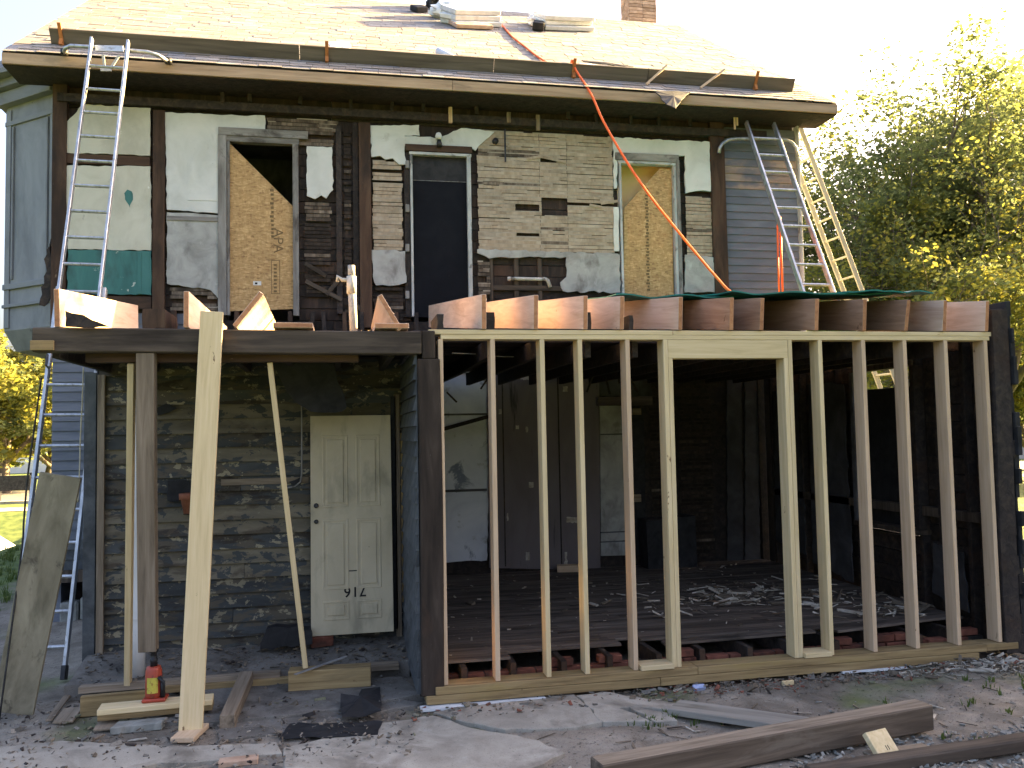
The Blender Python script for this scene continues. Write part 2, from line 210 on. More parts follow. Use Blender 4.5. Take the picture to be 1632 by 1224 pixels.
class MB:
    def __init__(s): s.v = []; s.f = []; s.mi = []
    def add(s, vs_, fs, mi=0):
        k = len(s.v); s.v += [tuple(p) for p in vs_]; s.f += [tuple(i+k for i in f) for f in fs]; s.mi += [mi]*len(fs); return s
    def box(s, lo, hi, M=None, mi=0):
        x0, y0, z0 = lo; x1, y1, z1 = hi
        v = [Vector(p) for p in ((x0,y0,z0),(x1,y0,z0),(x1,y1,z0),(x0,y1,z0),(x0,y0,z1),(x1,y0,z1),(x1,y1,z1),(x0,y1,z1))]
        if M is not None: v = [M @ p for p in v]
        return s.add(v, [(0,3,2,1),(4,5,6,7),(0,1,5,4),(1,2,6,5),(2,3,7,6),(3,0,4,7)], mi)
    def bar(s, a, b, w, t, xdir=(1, 0, 0), mi=0):
        M, L = frame(a, b, xdir); return s.box((-w/2, -t/2, 0), (w/2, t/2, L), M, mi)
    def tube(s, pts, r, n=8, mi=0, cap=True):
        pts = [Vector(p) for p in pts]; rs = r if isinstance(r, (list, tuple)) else [r]*len(pts); k = len(s.v); prev = None
        for i, p in enumerate(pts):
            d = (pts[min(i+1, len(pts)-1)] - pts[max(i-1, 0)]).normalized()
            if prev is None: a = d.orthogonal().normalized()
            else: a = (prev - d*prev.dot(d)); a = a.normalized() if a.length > 1e-6 else d.orthogonal().normalized()
            prev = a; b = d.cross(a)
            for j in range(n):
                t = 2*math.pi*j/n; s.v.append(tuple(p + (a*math.cos(t) + b*math.sin(t))*rs[i]))
        for i in range(len(pts)-1):
            for j in range(n):
                s.f.append((k+i*n+j, k+i*n+(j+1) % n, k+(i+1)*n+(j+1) % n, k+(i+1)*n+j)); s.mi.append(mi)
        if cap:
            s.f.append(tuple(k+j for j in reversed(range(n)))); s.mi.append(mi)
            s.f.append(tuple(k+(len(pts)-1)*n+j for j in range(n))); s.mi.append(mi)
        return s
    def lathe(s, prof, c=(0, 0, 0), n=20, mi=0):
        k = len(s.v); c = Vector(c)
        for r, z in prof:
            for j in range(n):
                t = 2*math.pi*j/n; s.v.append((c.x+r*math.cos(t), c.y+r*math.sin(t), c.z+z))
        for i in range(len(prof)-1):
            for j in range(n):
                s.f.append((k+i*n+j, k+i*n+(j+1) % n, k+(i+1)*n+(j+1) % n, k+(i+1)*n+j)); s.mi.append(mi)
        s.f.append(tuple(k+j for j in reversed(range(n)))); s.mi.append(mi)
        s.f.append(tuple(k+(len(prof)-1)*n+j for j in range(n))); s.mi.append(mi)
        return s
    def prism(s, poly, y0, y1, mi=0):          # polygon of (x, z) between two depths y0 (front) and y1 (back)
        n = len(poly); v = [(p[0], y0, p[1]) for p in poly] + [(p[0], y1, p[1]) for p in poly]
        return s.add(v, [tuple(range(n)), tuple(reversed(range(n, 2*n)))] + [(i, i+n, (i+1) % n+n, (i+1) % n) for i in range(n)], mi)
    def slab(s, poly, z0, z1, mi=0):           # polygon of (x, y) between two heights
        n = len(poly); v = [(p[0], p[1], z1) for p in poly] + [(p[0], p[1], z0) for p in poly]
        return s.add(v, [tuple(range(n)), tuple(reversed(range(n, 2*n)))] + [(i, i+n, (i+1) % n+n, (i+1) % n) for i in range(n)], mi)
    def mesh(s, name, mats, smooth=False, bevel=0):
        me = bpy.data.meshes.new(name); me.from_pydata(s.v, [], s.f)
        for m in (mats if isinstance(mats, (list, tuple)) else [mats]): me.materials.append(m)
        if any(s.mi): me.polygons.foreach_set('material_index', s.mi)
        bm = bmesh.new(); bm.from_mesh(me); bmesh.ops.recalc_face_normals(bm, faces=bm.faces)
        if bevel: bmesh.ops.bevel(bm, geom=bm.edges[:], offset=bevel, segments=1, affect='EDGES', profile=.6)
        bm.to_mesh(me); bm.free()
        if smooth: me.polygons.foreach_set('use_smooth', [True]*len(me.polygons))
        me.update(); return me
    def build(s, name, mats, parent=None, smooth=False, bevel=0):
        o = bpy.data.objects.new(name, s.mesh(name, mats, smooth, bevel)); link(o, parent); return reg(o)
def frame(a, b, xdir=(1, 0, 0)):
    a, b = Vector(a), Vector(b); z = b-a; L = z.length; z.normalize(); x = Vector(xdir); x = (x - z*x.dot(z))
    if x.length < 1e-5: x = z.orthogonal()
    x.normalize(); y = z.cross(x); return Matrix((x, y, z)).transposed().to_4x4().copy() if False else Matrix.Translation(a) @ Matrix((x, y, z)).transposed().to_4x4(), L
def lumber(name, a, b, w, t, m, parent=None, xdir=(1, 0, 0), bevel=.0025, wob=.0, endmat=None):
    """one board: local z runs along it, w along xdir, t across"""
    M, L = frame(a, b, xdir); mb = MB(); nseg = max(1, int(L/.5)) if wob else 1
    ph = random.random()*6
    if nseg == 1: mb.box((-w/2, -t/2, 0), (w/2, t/2, L))
    else:
        for i in range(nseg+1):
            z = L*i/nseg; dx = wob*math.sin(ph+z*1.7); dy = wob*.6*math.cos(ph*2+z*1.3)
            mb.v += [(-w/2+dx, -t/2+dy, z), (w/2+dx, -t/2+dy, z), (w/2+dx, t/2+dy, z), (-w/2+dx, t/2+dy, z)]
        for i in range(nseg):
            k = 4*i; mb.f += [(k+j, k+(j+1) % 4, k+4+(j+1) % 4, k+4+j) for j in range(4)]; mb.mi += [0]*4
        mb.f += [(3, 2, 1, 0), tuple(4*nseg+j for j in range(4))]; mb.mi += [0, 0]
    me = mb.mesh(name, [m] + ([endmat] if endmat else []), bevel=min(bevel, t*.2))
    if endmat:
        for p in me.polygons:
            if abs(p.normal.z) > .9: p.material_index = 1
    o = bpy.data.objects.new(name, me); link(o, parent); o.matrix_world = M
    if parent is not None: o.matrix_basis = M          # parent inverse cancels the parent's own place
    return reg(o, M)
def rough_poly(pts, jit=.01, step=.06, seed=0):
    """break the outline of a polygon of 2D points into a ragged one"""
    r = random.Random(seed); out = []
    n = len(pts)
    for i in range(n):
        a, b = pts[i], pts[(i+1) % n]; L = math.hypot(b[0]-a[0], b[1]-a[1]); k = max(1, int(L/step))
        for j in range(k):
            t = (j + (r.uniform(-.3, .3) if j else 0))/k
            nx, nz = (b[1]-a[1])/max(L, 1e-6), -(b[0]-a[0])/max(L, 1e-6); d = r.uniform(-jit, jit) if j else 0
            out.append((a[0]+(b[0]-a[0])*t+nx*d, a[1]+(b[1]-a[1])*t+nz*d))
    return out
def patch(name, px, Y, t, m, parent, jit=.012, step=.06, straight=False):
    """a flat piece on a wall at depth Y whose outline was measured in the photograph; it has thickness t behind its face"""
    pts = [(p.x, p.z) for p in (at_y(x, y, Y) for x, y in px)]
    if not straight: pts = rough_poly(pts, jit, step, seed=int(px[0][0]*7+px[0][1]))
    me = MB().prism(pts, Y, Y+t).build(name, m, parent); return me
def rect(x0, y0, x1, y1): return [(x0, y0), (x1, y0), (x1, y1), (x0, y1)]
def pxbox(name, x0, y0, x1, y1, Y, t, m, parent, bevel=.002):
    """axis-aligned board on a wall: pixel rectangle at depth Y; lumber-like, grain along its longer side"""
    a, b = at_y((x0+x1)/2, y1, Y), at_y((x0+x1)/2, y0, Y)
    l, r_ = at_y(x0, (y0+y1)/2, Y), at_y(x1, (y0+y1)/2, Y)
    w, h = r_.x-l.x, b.z-a.z; cx, cz = (l.x+r_.x)/2, (a.z+b.z)/2
    if h >= w: return lumber(name, (cx, Y+t/2, cz-h/2), (cx, Y+t/2, cz+h/2), w, t, m, parent, bevel=bevel)
    return lumber(name, (cx-w/2, Y+t/2, cz), (cx+w/2, Y+t/2, cz), h, t, m, parent, xdir=(0, 0, 1), bevel=bevel)

_wedge = {}
def clapboard(parent, a, b, zb, expo, m, t=.016, out=(0, -1), name='clapboard'):
    """one clapboard between plan points a and b, bottom edge at zb; out = outward normal in plan"""
    a, b = Vector((a[0], a[1], 0)), Vector((b[0], b[1], 0)); L = (b-a).length
    key = (round(L, 3), round(expo, 3), t, m.name)
    if key not in _wedge:
        mb = MB(); h = expo*1.12; n = max(1, int(L/.35)); rr = random.Random(int(L*1000))
        for i in range(n+1):
            x = L*i/n; dz = rr.uniform(-.002, .002)
            mb.v += [(x, -t, dz), (x, 0, dz), (x, 0, h), (x, -.004, h)]
        for i in range(n):
            k = 4*i; mb.f += [(k+j, k+(j+1) % 4, k+4+(j+1) % 4, k+4+j) for j in range(4)]; mb.mi += [0]*4
        mb.f += [(0, 1, 2, 3), (4*n+3, 4*n+2, 4*n+1, 4*n)]; mb.mi += [0, 0]
        _wedge[key] = mb.mesh(name, m)
    o = bpy.data.objects.new(name, _wedge[key]); link(o, parent)
    x = (b-a).normalized(); y = Vector((-out[0], -out[1], 0)); z = Vector((0, 0, 1))
    o.matrix_basis = Matrix.Translation((a.x, a.y, zb)) @ Matrix((x, y, z)).transposed().to_4x4() @ Matrix.Rotation(random.uniform(-.0015, .0015), 4, 'Y')
    return o
def text(name, body, size, loc, rot, m, parent, depth=.0015):
    c = bpy.data.curves.new(name+'_curve', 'FONT'); c.body = body; c.size = size; c.extrude = depth; c.align_x = 'CENTER'; c.align_y = 'CENTER'
    c.materials.append(m); me = font_mesh(c, name); o = bpy.data.objects.new(name, me); link(o, parent); o.location = loc; o.rotation_euler = rot; return o
def font_mesh(c, name):
    t = bpy.data.objects.new('t', c); me = bpy.data.meshes.new_from_object(t); me.name = name; bpy.data.objects.remove(t); return me

# ================================================================== THE OLD HOUSE (two storeys, behind)
U = 4.19; HX0, HX1 = -4.09, 5.56; GZ = -0.15
house = thing('burnt_house', 'fire-damaged two-storey house with stripped upper wall, shingled roof and boarded door openings', 'house', (0.7, U, GZ))
def subrects(x0, x1, holes):
    """x intervals of one row minus hole intervals"""
    iv = [(x0, x1)]
    for a, b in holes:
        iv = [q for s, e in iv for q in ((s, min(e, a)), (max(s, b), e)) if q[1]-q[0] > .03]
    return iv
def wr(x0, y0, x1, y1, Y=U):
    """pixel rectangle on the wall to world rectangle (X0, Z0, X1, Z1)"""
    p = at_y(x0, (y0+y1)/2, Y); q = at_y(x1, (y0+y1)/2, Y); m = (x0+x1)/2
    return (p.x, at_y(m, y1, Y).z, q.x, at_y(m, y0, Y).z)
WIN = [wr(362, 228, 476, 500), wr(655, 248, 752, 505), wr(989, 262, 1080, 470)]
WIN = [(a, 3.40, c, d) for a, b, c, d in WIN]
# sheathing boards behind everything
sheath = sub('sheathing', None, house)
z = 2.75; row = 0
while z < 6.35:
    h = .15
    holes = [(w[0], w[2]) for w in WIN if z+h > w[1]+.02 and z < w[3]-.02]
    for s, e in subrects(HX0+.03, HX1-.03, holes):
        k = max(1, round((e-s)/3.2)); 
        for i in range(k):
            a, b = s+(e-s)*i/k, s+(e-s)*(i+1)/k - .006
            dy = random.uniform(-.004, .006)
            lumber('sheathing_board', (a, U+.085+dy, z+h/2), (b, U+.085+dy, z+h/2), h-.008, .02, CHARX if row % 3 else CHAR, sheath, xdir=(0, 0, 1), bevel=.002)
    z += h; row += 1
# shell of the house: side walls, back, gables
sh = MB()
sh.box((HX0, U+.1, GZ-.3), (HX0+.1, 14.0, 6.3)); sh.box((HX1-.1, U+.1, GZ-.3), (HX1, 14.0, 6.3)); sh.box((HX0+.1, 13.9, GZ-.3), (HX1-.1, 14.0, 6.3))
EY, EZ, RY, RZ = 3.69, 6.30, 8.89, 9.85; SL = math.hypot(RY-EY, RZ-EZ); PIT = math.atan2(RZ-EZ, RY-EY)
for x in (HX0+.002, HX1-.102):
    pts = [(U+.1, 6.3), (14.0, 6.3), (RY, RZ-.2)]
    v = [(x, a, b) for a, b in pts]+[(x+.1, a, b) for a, b in pts]
    sh.add(v, [(0, 1, 2), (5, 4, 3), (0, 3, 4, 1), (1, 4, 5, 2), (2, 5, 3, 0)])
sh.box((HX0+.1, U+.12, 6.28), (HX1-.1, 13.9, 6.30))
sh.build('outer_wall', SID_B, house)
# posts of the frame
posts = sub('wall_frame', None, house)
for x0, x1, y0, y1, m, t in ((82, 105, 112, 520, W_BROWN, .10), (243, 262, 175, 520, W_BROWN, .07), (573, 592, 195, 522, W_BROWN, .07), (1136, 1158, 195, 478, W_BROWN, .07)):
    pxbox('frame_post', x0, y0, x1, y1, U-.02, t, m, posts)
pxbox('frame_post', 563, 195, 572, 522, U+.02, .06, CHAR, posts)
pxbox('frame_post', 536, 200, 545, 500, U+.02, .06, CHAR, posts)
# top plate and stub ends under the eave
q0, q1 = at_y(110, 178, U), at_y(1130, 207, U)
lumber('top_plate', (HX0+.05, U+.01, 5.98), (HX1-.5, U+.01, 5.98), .10, .12, CHAR, posts, xdir=(0, 0, 1))
for x in (355, 398, 478, 560, 625, 675, 760, 905, 950, 1005, 1050, 1100):
    p = at_y(x, 185, U-.05); lumber('rafter_stub', (p.x, U-.04, 6.0+random.uniform(0, .05)), (p.x+random.uniform(-.02, .02), U-.04, 6.26), .045, .05, CHAR, posts)
for x in (718, 811, 858):
    y1 = 195 if x < 820 else 207; pxbox('rafter_stub', x-3, 170+(x-718)*.09, x+3, y1, U-.07, .04, W_OLD if x != 718 else W_PINK, posts)
for (x, y0, y1) in ((1171, 178, 206), (1175, 178, 200)): pxbox('splinter', x-1.5, y0, x+1.5, y1, U-.2, .01, W_PINK, posts)
pxbox('iron_rod', 804, 205, 806.5, 258, U-.03, .015, STEEL_D, posts)

def frame_px(parent, left, top, right, bottom_px, wl, wt, wr_, m, Y, t=.09):
    pass
# --- plaster and lath
plaster = sub('plaster', None, house)
A = lambda px, m, t=.03, Y=U, jit=.008, **k: patch('plaster_panel', px, Y, t, m, plaster, jit, **k)
A([(105, 196), (132, 166), (240, 172), (239, 248), (105, 243)], PLA_C)
pxbox('wooden_strip', 105, 247, 239, 262, U+.005, .03, W_BROWN, plaster)
A([(105, 264), (240, 265), (241, 399), (108, 397)], PLA_C)
patch('teal_blotch', [(203, 302), (210, 305), (212, 318), (207, 331), (202, 322), (198, 308)], U-.002, .004, TEAL, plaster, .012, step=.03)
A([(108, 398), (241, 400), (241, 470), (107, 468)], TEAL)
for x in (222,): pxbox('wooden_strip', x-3, 402, x+3, 468, U-.006, .01, TEAL, plaster, bevel=.001)
pxbox('wooden_strip', 112, 472, 241, 492, U-.01, .03, W_BROWN, plaster)
A([(263, 179), (300, 180), (380, 184), (422, 184), (423, 216), (348, 214), (348, 340), (266, 334)], PLA_W)
patch('patch_panel', [(300, 257), (347, 257), (347, 320), (300, 319)], U-.006, .006, PLA_W, plaster, .001, straight=True)
A([(266, 338), (348, 343), (360, 344), (360, 492), (335, 462), (266, 452)], PLA_G, jit=.01)
pxbox('wooden_strip', 266, 345, 358, 352, U-.012, .012, FRAME_G, plaster)
A([(489, 233), (529, 234), (531, 302), (520, 316), (512, 311), (502, 317), (489, 312)], PLA_W, jit=.012)
A([(590, 200), (668, 199), (669, 216), (645, 216), (646, 262), (636, 262), (626, 252), (614, 254), (606, 248), (592, 250)], PLA_W, jit=.012)
A([(645, 217), (700, 219), (735, 204), (788, 210), (768, 228), (758, 240), (752, 236), (645, 232)], PLA_W, jit=.01)
A([(592, 398), (646, 400), (648, 450), (628, 455), (600, 455), (594, 440)], PLA_G, jit=.012)
A([(761, 397), (830, 399), (985, 404), (985, 412), (880, 410), (790, 410), (780, 412), (761, 403)], PLA_G, Y=U-.002, jit=.012)
A([(905, 406), (988, 406), (989, 466), (898, 464), (893, 450), (903, 441)], PLA_G, jit=.02)
A([(977, 219), (1131, 226), (1133, 305), (1110, 304), (1093, 308), (1092, 262), (1092, 248), (984, 246), (983, 300), (979, 300), (978, 250)], PLA_W, jit=.01)
A([(1092, 406), (1137, 410), (1141, 466), (1091, 466)], PLA_G, jit=.01)
A([(978, 330), (986, 330), (987, 400), (979, 400)], PLA_W, jit=.006)
def lath_area(px, m, holes_px=(), breaks_px=(), Y=U+.026, pitch=.048, key=.5, miss=.03, jag=.02, shape=None, seed=1):
    x0, z0, x1, z1 = wr(*px); r = random.Random(seed); H = [wr(*h) for h in holes_px]
    BR = [at_y(b, (px[1]+px[3])/2, U).x for b in breaks_px]
    z = z0; km = MB()
    while z < z1-.02:
        hs = [(h[0], h[2]) for h in H if h[1] < z+.02 < h[3]]
        a, b = x0+r.uniform(0, jag), x1-r.uniform(0, jag)
        if shape:
            a, b = shape(z, a, b)
        for s, e in subrects(a, b, hs):
            cuts = [s]+[c+r.uniform(-.004, .004) for c in BR if s+.05 < c < e-.05]+[e]
            for c0, c1 in zip(cuts, cuts[1:]):
                if r.random() < miss: continue
                dz = r.uniform(-.002, .002); tl = r.uniform(-.002, .002); dy = r.uniform(-.0015, .002)
                lumber('lath', (c0+.002, Y+dy, z+dz), (c1-.003, Y+dy, z+dz+tl), .041+r.uniform(-.002, .001), .008, m if r.random() > .05 else LATHD, lathp, xdir=(0, 0, 1), bevel=0)
            xx = s
            while xx < e and key:
                L = r.uniform(.06, .42)
                if r.random() < key: km.box((xx, Y-.0035, z+.0165), (min(xx+L, e), Y+.008, z+.034))
                xx += L
        z += pitch
    if km.v:
        o = km.build('plaster_keys', MORTAR, lathp); o['kind'] = 'stuff'
lathp = sub('lathwork', None, house)
lath_area((761, 212, 980, 398), LATH, holes_px=((822, 322, 860, 334), (864, 314, 905, 341), (824, 369, 860, 377), (905, 320, 948, 326), (948, 321, 985, 325), (862, 248, 895, 254)), breaks_px=(861, 905), key=.66, seed=3, miss=.012)
# broken laths that hang loose beside the hole
for (a, b, c, d) in ((840, 253, 860, 249), (862, 249, 902, 258), (958, 324, 985, 320), (940, 326, 960, 330)):
    p, q = at_y(a, b, U), at_y(c, d, U); lumber('lath', (p.x, U+.012, p.z), (q.x, U+.012, q.z), .034, .007, LATH, lathp, xdir=(0, 0, 1), bevel=0)
lath_area((593, 256, 643, 396), LATH, holes_px=((600, 275, 625, 280),), key=.6, seed=5, miss=.012)
lath_area((1094, 309, 1136, 405), LATH, key=.3, seed=6, jag=.01)
lath_area((425, 189, 541, 228), LATHD, holes_px=((486, 213, 541, 218),), key=.1, seed=8, jag=.08)
lath_area((484, 318, 530, 349), LATHD, key=0, seed=9, jag=.05)
lath_area((266, 454, 350, 492), LATHD, holes_px=((300, 466, 330, 472),), key=.1, seed=10, jag=.06)
lath_area((548, 205, 561, 495), LATHB, key=0, seed=11, jag=.01, miss=.2, Y=U+.05)
lath_area((484, 352, 530, 418), LATHB, key=0, seed=12, jag=.03, Y=U+.05)
lath_area((484, 425, 540, 470), LATHB, key=0, seed=14, jag=.1, miss=.3, Y=U+.04)
lath_area((593, 456, 648, 520), LATHB, key=0, seed=15, jag=.05, miss=.1, Y=U+.03)
lath_area((762, 413, 782, 466), LATHD, holes_px=((766, 438, 776, 448),), key=.2, seed=16, jag=.01)
lath_area((1141, 170, 1155, 190), LATHB, key=0, seed=17)
# hole with studs, waste pipe
for x0, x1 in ((781, 786), (820, 827), (858, 864)): pxbox('frame_stud', x0, 412, x1, 500, U+.03, .05, W_DARKOLD, posts)
pxbox('frame_stud', 786, 455, 900, 463, U+.02, .06, W_DARKOLD, posts)
for (a, b, c, d) in ((486, 420, 520, 440), (487, 448, 545, 478), (520, 470, 545, 440), (560, 480, 590, 505)):
    p, q = at_y(a, b, U+.0), at_y(c, d, U+.0); lumber('broken_lath', (p.x, U, p.z), (q.x, U, q.z), .05, .02, W_DARKOLD, posts, xdir=(0, 0, 1))
pipe = MB(); P = [at_y(x, y, U+.0) for x, y in ((812, 445), (820, 444), (861, 445), (868, 444), (873, 447), (877, 458))]
pipe.tube(P[:4], .024, 10); pipe.tube(P[3:], .026, 10); pipe.tube([P[0]+Vector((0, 0, .03)), P[0]-Vector((0, 0, .02))], .028, 10)
pipe.build('waste_pipe', PVC, house, smooth=True)
# sagging/black infill below the wall down to the addition's deck
# --- door openings of the upper wall
def opening(i, label, w_l, w_r, w_t, m, Y=U-.01, t=.10, extra=None):
    w = WIN[i]; o = sub('door_opening', label, house, (w[0], U, w[1])); 
    if label: o['label'] = label
    lumber('jamb', (w[0]+w_l/2, Y+t/2, w[1]), (w[0]+w_l/2, Y+t/2, w[3]), w_l, t, m, o)
    lumber('jamb', (w[2]-w_r/2, Y+t/2, w[1]), (w[2]-w_r/2, Y+t/2, w[3]), w_r, t, m, o)
    lumber('door_head', (w[0]-.01, Y+t/2-.002, w[3]+w_t/2), (w[2]+.01, Y+t/2-.002, w[3]+w_t/2), w_t, t, m, o, xdir=(0, 0, 1))
    return o, w
def room(parent, w, m, deep=1.3, pad=.25, panel=None):
    x0, z0, x1, z1 = w[0]-pad, w[1]-.05, w[2]+pad, w[3]+.25; y0, y1 = U+.13, U+.13+deep
    mb = MB(); mb.box((x0, y1, z0), (x1, y1+.02, z1)); mb.box((x0-.02, y0, z0), (x0, y1, z1)); mb.box((x1, y0, z0), (x1+.02, y1, z1)); mb.box((x0, y0, z1), (x1, y1, z1+.02)); mb.box((x0, y0, z0-.02), (x1, y1, z0))
    mb.box((x0, y0-.02, z0), (w[0]-.0, y0, z1)); mb.box((w[2], y0-.02, z0), (x1, y0, z1)); mb.box((w[0], y0-.02, w[3]+.02), (w[2], y0, z1))
    return mb.build('room_wall', m, parent)
o, w = opening(0, 'grey weathered frame round an opening closed by a slanted strand board sheet', .03, .07, .07, FRAME_G)
lumber('casing', (w[0]-.055, U-.012, w[1]), (w[0]-.055, U-.012, w[3]+.08), .10, .02, FRAME_G, o)
lumber('casing', (w[0]-.1, U-.014, w[3]+.12), (w[2]+.12, U-.014, w[3]+.12), .10, .02, FRAME_G, o, xdir=(0, 0, 1))
room(o, w, PANELD)
p = patch('strand_board', [(364, 231), (366, 228), (474, 336), (477, 492), (364, 496)], U+.03, .012, OSB, o, straight=True)
c = at_y(443, 390, U+.03); text('printed_lettering', 'APA', .17, (c.x, U+.0285, c.z+.05), (rad(90), rad(90), 0), INKB, o, .0006)
mb = MB()
for (a, b, c_, d) in ((432, 415, 433, 467), (445, 415, 446, 467), (432, 414, 446, 415), (432, 467, 446, 468)): x0_, z0_, x1_, z1_ = wr(a, b, c_, d); mb.box((x0_, U+.0285, z0_), (x1_, U+.0299, z1_))
for y in range(420, 465, 6):
    x0_, z0_, x1_, z1_ = wr(436, y, 441, y+3.2); mb.box((x0_, U+.0285, z0_), (x1_, U+.0299, z1_))
for y in list(range(300, 350, 7))+list(range(356, 378, 6)):
    x0_, z0_, x1_, z1_ = wr(430+(y % 3), y, 436, y+4); mb.box((x0_, U+.0285, z0_), (x1_, U+.0299, z1_))
mb.build('printed_marks', INKB, o)['kind'] = 'stuff'
x0_, z0_, x1_, z1_ = wr(403, 447.5, 416, 454); MB().box((x0_, U+.028, z0_), (x1_, U+.0297, z1_)).build('paper_label', WHITE, o)
x0_, z0_, x1_, z1_ = wr(406, 449.5, 410, 452.5); MB().box((x0_, U+.0272, z0_), (x1_, U+.0279, z1_)).build('label_print', INK, o)
o, w = opening(1, 'white-edged frame round the closed dark navy door', .03, .05, .035, FRAME_W)
mb = MB(); mb.box((w[0]+.03, U+.055, w[1]), (w[2]-.05, U+.09, w[3]-.32)); mb.build('door_leaf', NAVY, o, bevel=.003)
mb = MB(); mb.box((w[0]+.03, U+.06, w[3]-.317), (w[2]-.05, U+.09, w[3])); mb.build('transom_panel', BLACKPAPER, o)
mb = MB(); mb.box((w[0]+.03, U+.052, w[3]-.322), (w[2]-.05, U+.058, w[3]-.316)); mb.build('transom_edge', FRAME_G, o)
lumber('door_head', (w[0]-.06, U+.0, w[3]+.085), (w[2]+.02, U+.0, w[3]+.085), .085, .05, W_BROWN, o, xdir=(0, 0, 1))
mb = MB(); mb.box((w[0]-.075, U+.02, w[1]), (w[0]-.005, U+.1, w[3]+.04)); mb.build('gap', CHAR, o)
for y in (262, 332, 395, 470):
    q = at_y(650, y, U); MB().box((q.x-.03, U-.012, q.z-.05), (q.x+.02, U+.03, q.z+.05)).build('hinge_block', FRAME_G, o, bevel=.006)
lamp = MB(); q = at_y(699, 216, U-.06); lamp.lathe([(.0, -.05), (.035, -.045), (.045, -.01), (.03, .03), (.0, .045)], q, 14); lamp.build('lamp_globe', WHITE, house, smooth=True)
lamp = MB(); q = at_y(700, 228, U-.05); lamp.lathe([(.03, -.05), (.035, .0), (.025, .04)], q, 12); lamp.build('lamp_holder', STEEL_D, house, smooth=True)
q = at_y(790, 224, U-.02); MB().tube([q, q+Vector((0, .06, 0))], .04, 12).build('junction_box', STEEL_D, house, smooth=True)
o, w = opening(2, 'white frame round an opening closed by strand board with yellow room behind', .03, .04, .035, FRAME_W)
lumber('casing', (w[2]+.02, U-.014, w[1]), (w[2]+.02, U-.014, w[3]+.07), .05, .022, FRAME_G, o)
lumber('casing', (w[0]-.05, U-.012, w[3]+.09), (w[2]+.04, U-.012, w[3]+.09), .10, .02, FRAME_G, o, xdir=(0, 0, 1))
room(o, w, YROOM, deep=.16, pad=.02)
patch('strand_board', [(994, 332), (1052, 268), (1070, 270), (1074, 480), (995, 480)], U+.06, .012, OSB, o, straight=True)
mb = MB()
for y in range(300, 462, 5):
    x0_, z0_, x1_, z1_ = wr(1027+(y % 3)+(y-300)*.02, y, 1033-(y % 2)+(y-300)*.02, y+3.4, U+.06); mb.box((x0_, U+.0585, z0_), (x1_, U+.0599, z1_))
mb.build('printed_marks', INKB, o)['kind'] = 'stuff'
# --- clapboards right of the brown post
cl = sub('siding', None, house)
xa, xb = at_y(1157, 330, U).x, HX1-.02; z = 3.3; i = 0
while z < 6.08:
    salmon = 5.15 < z < 5.56  # boards of this height band take the salmon colour
    clapboard(cl, (xa, U+.06), (xb, U+.06), z, .107, SID_SALMON if salmon else SID_B, t=.02); z += .107; i += 1
lumber('corner_board', (HX1-.005, U+.03, 3.2), (HX1-.005, U+.03, 6.15), .03, .1, FRAME_W, cl)
# --- lower front wall at the far left, stone base and dark cellar hole
lw = sub('lower_siding', None, house); z = .42
MB().box((HX0+.01, U+.06, .4), (-2.2, U+.1, 2.75)).build('wall_backing', CHAR, lw)
while z < 3.3:
    clapboard(lw, (HX0, U+.06), (-2.35, U+.06), z, .115, SID_B if z > .75 else SID_D, t=.02); z += .115
MB().box((HX0, U+.0, .28), (-2.2, U+.12, .42)).build('sill_beam', W_DARKOLD, lw)
mb = MB(); mb.box((HX0, U+.5, -.9), (-2.2, U+.55, .28)); mb.build('cellar_wall', CHAR, lw)
for k in range(9):
    x = -4.0+k*.22; MB().box((x, U+.08, -.2+(k % 2)*.02), (x+.2, U+.25, .04+.05*(k % 3))).build('foundation_stone', STONE, lw, bevel=.02)
# --- bay on the left side
bay = sub('bay', None, house)
Bx, By = at_y(9, 350, 4.95).x, 4.95; Ax, Ay = HX0, 4.32
face = [(Ax, Ay), (Bx, By)]; zb, zt = at_y(30, 540, 4.7).z, at_y(40, 190, 4.6).z
fdir = Vector((Bx-Ax, By-Ay, 0)).normalized(); fn = Vector((fdir.y, -fdir.x, 0)); fn = fn if fn.y < 0 else -fn; FL = math.hypot(Bx-Ax, By-Ay)
poly = [(Ax, Ay), (Bx, By), (Bx, By+1.9), (Ax, By+2.5)]
MB().slab(poly, zb+.12, zt+.25).build('bay_wall', BAY, bay)
mb = MB(); cxy = Vector(((Ax+Bx)/2+.3, By+.9, 0))
lo = [(cxy.x+(p[0]-cxy.x)*.86, cxy.y+(p[1]-cxy.y)*.86, zb-.12) for p in poly]; hi = [(p[0], p[1], zb+.12) for p in poly]
mb.add(lo+hi, [(3, 2, 1, 0), (4, 5, 6, 7)]+[(i, (i+1) % 4, (i+1) % 4+4, i+4) for i in range(4)]); mb.build('bay_floor', BAY, bay)
def face_bar(name, s0, z0, s1, z1, w, t, m):
    a = Vector((Ax, Ay, z0))+fdir*s0+fn*(t/2); b = Vector((Ax, Ay, z1))+fdir*s1+fn*(t/2)
    lumber(name, a, b, w, t, m, bay, xdir=fdir if abs(z1-z0) > abs(s1-s0) else (0, 0, 1), bevel=.004)
for s in (.06, FL-.06): face_bar('panel_stile', s, zb+.15, s, zt+.2, .10, .018, BAY)
for s in (.16, FL-.16): face_bar('panel_moulding', s, zb+.75, s, zt-.02, .03, .026, BAY)
patch('peeled_strip', [(74, 398), (81, 380), (82, 470), (70, 488), (62, 486), (70, 440)], 4.20, .02, CHAR, bay, .03)
face_bar('panel_rail', .0, zb+.66, FL, zb+.66, .07, .035, BAY); face_bar('panel_rail', .0, zb+.42, FL, zb+.42, .04, .04, BAY); face_bar('panel_rail', .0, zt+.03, FL, zt+.03, .06, .025, BAY)
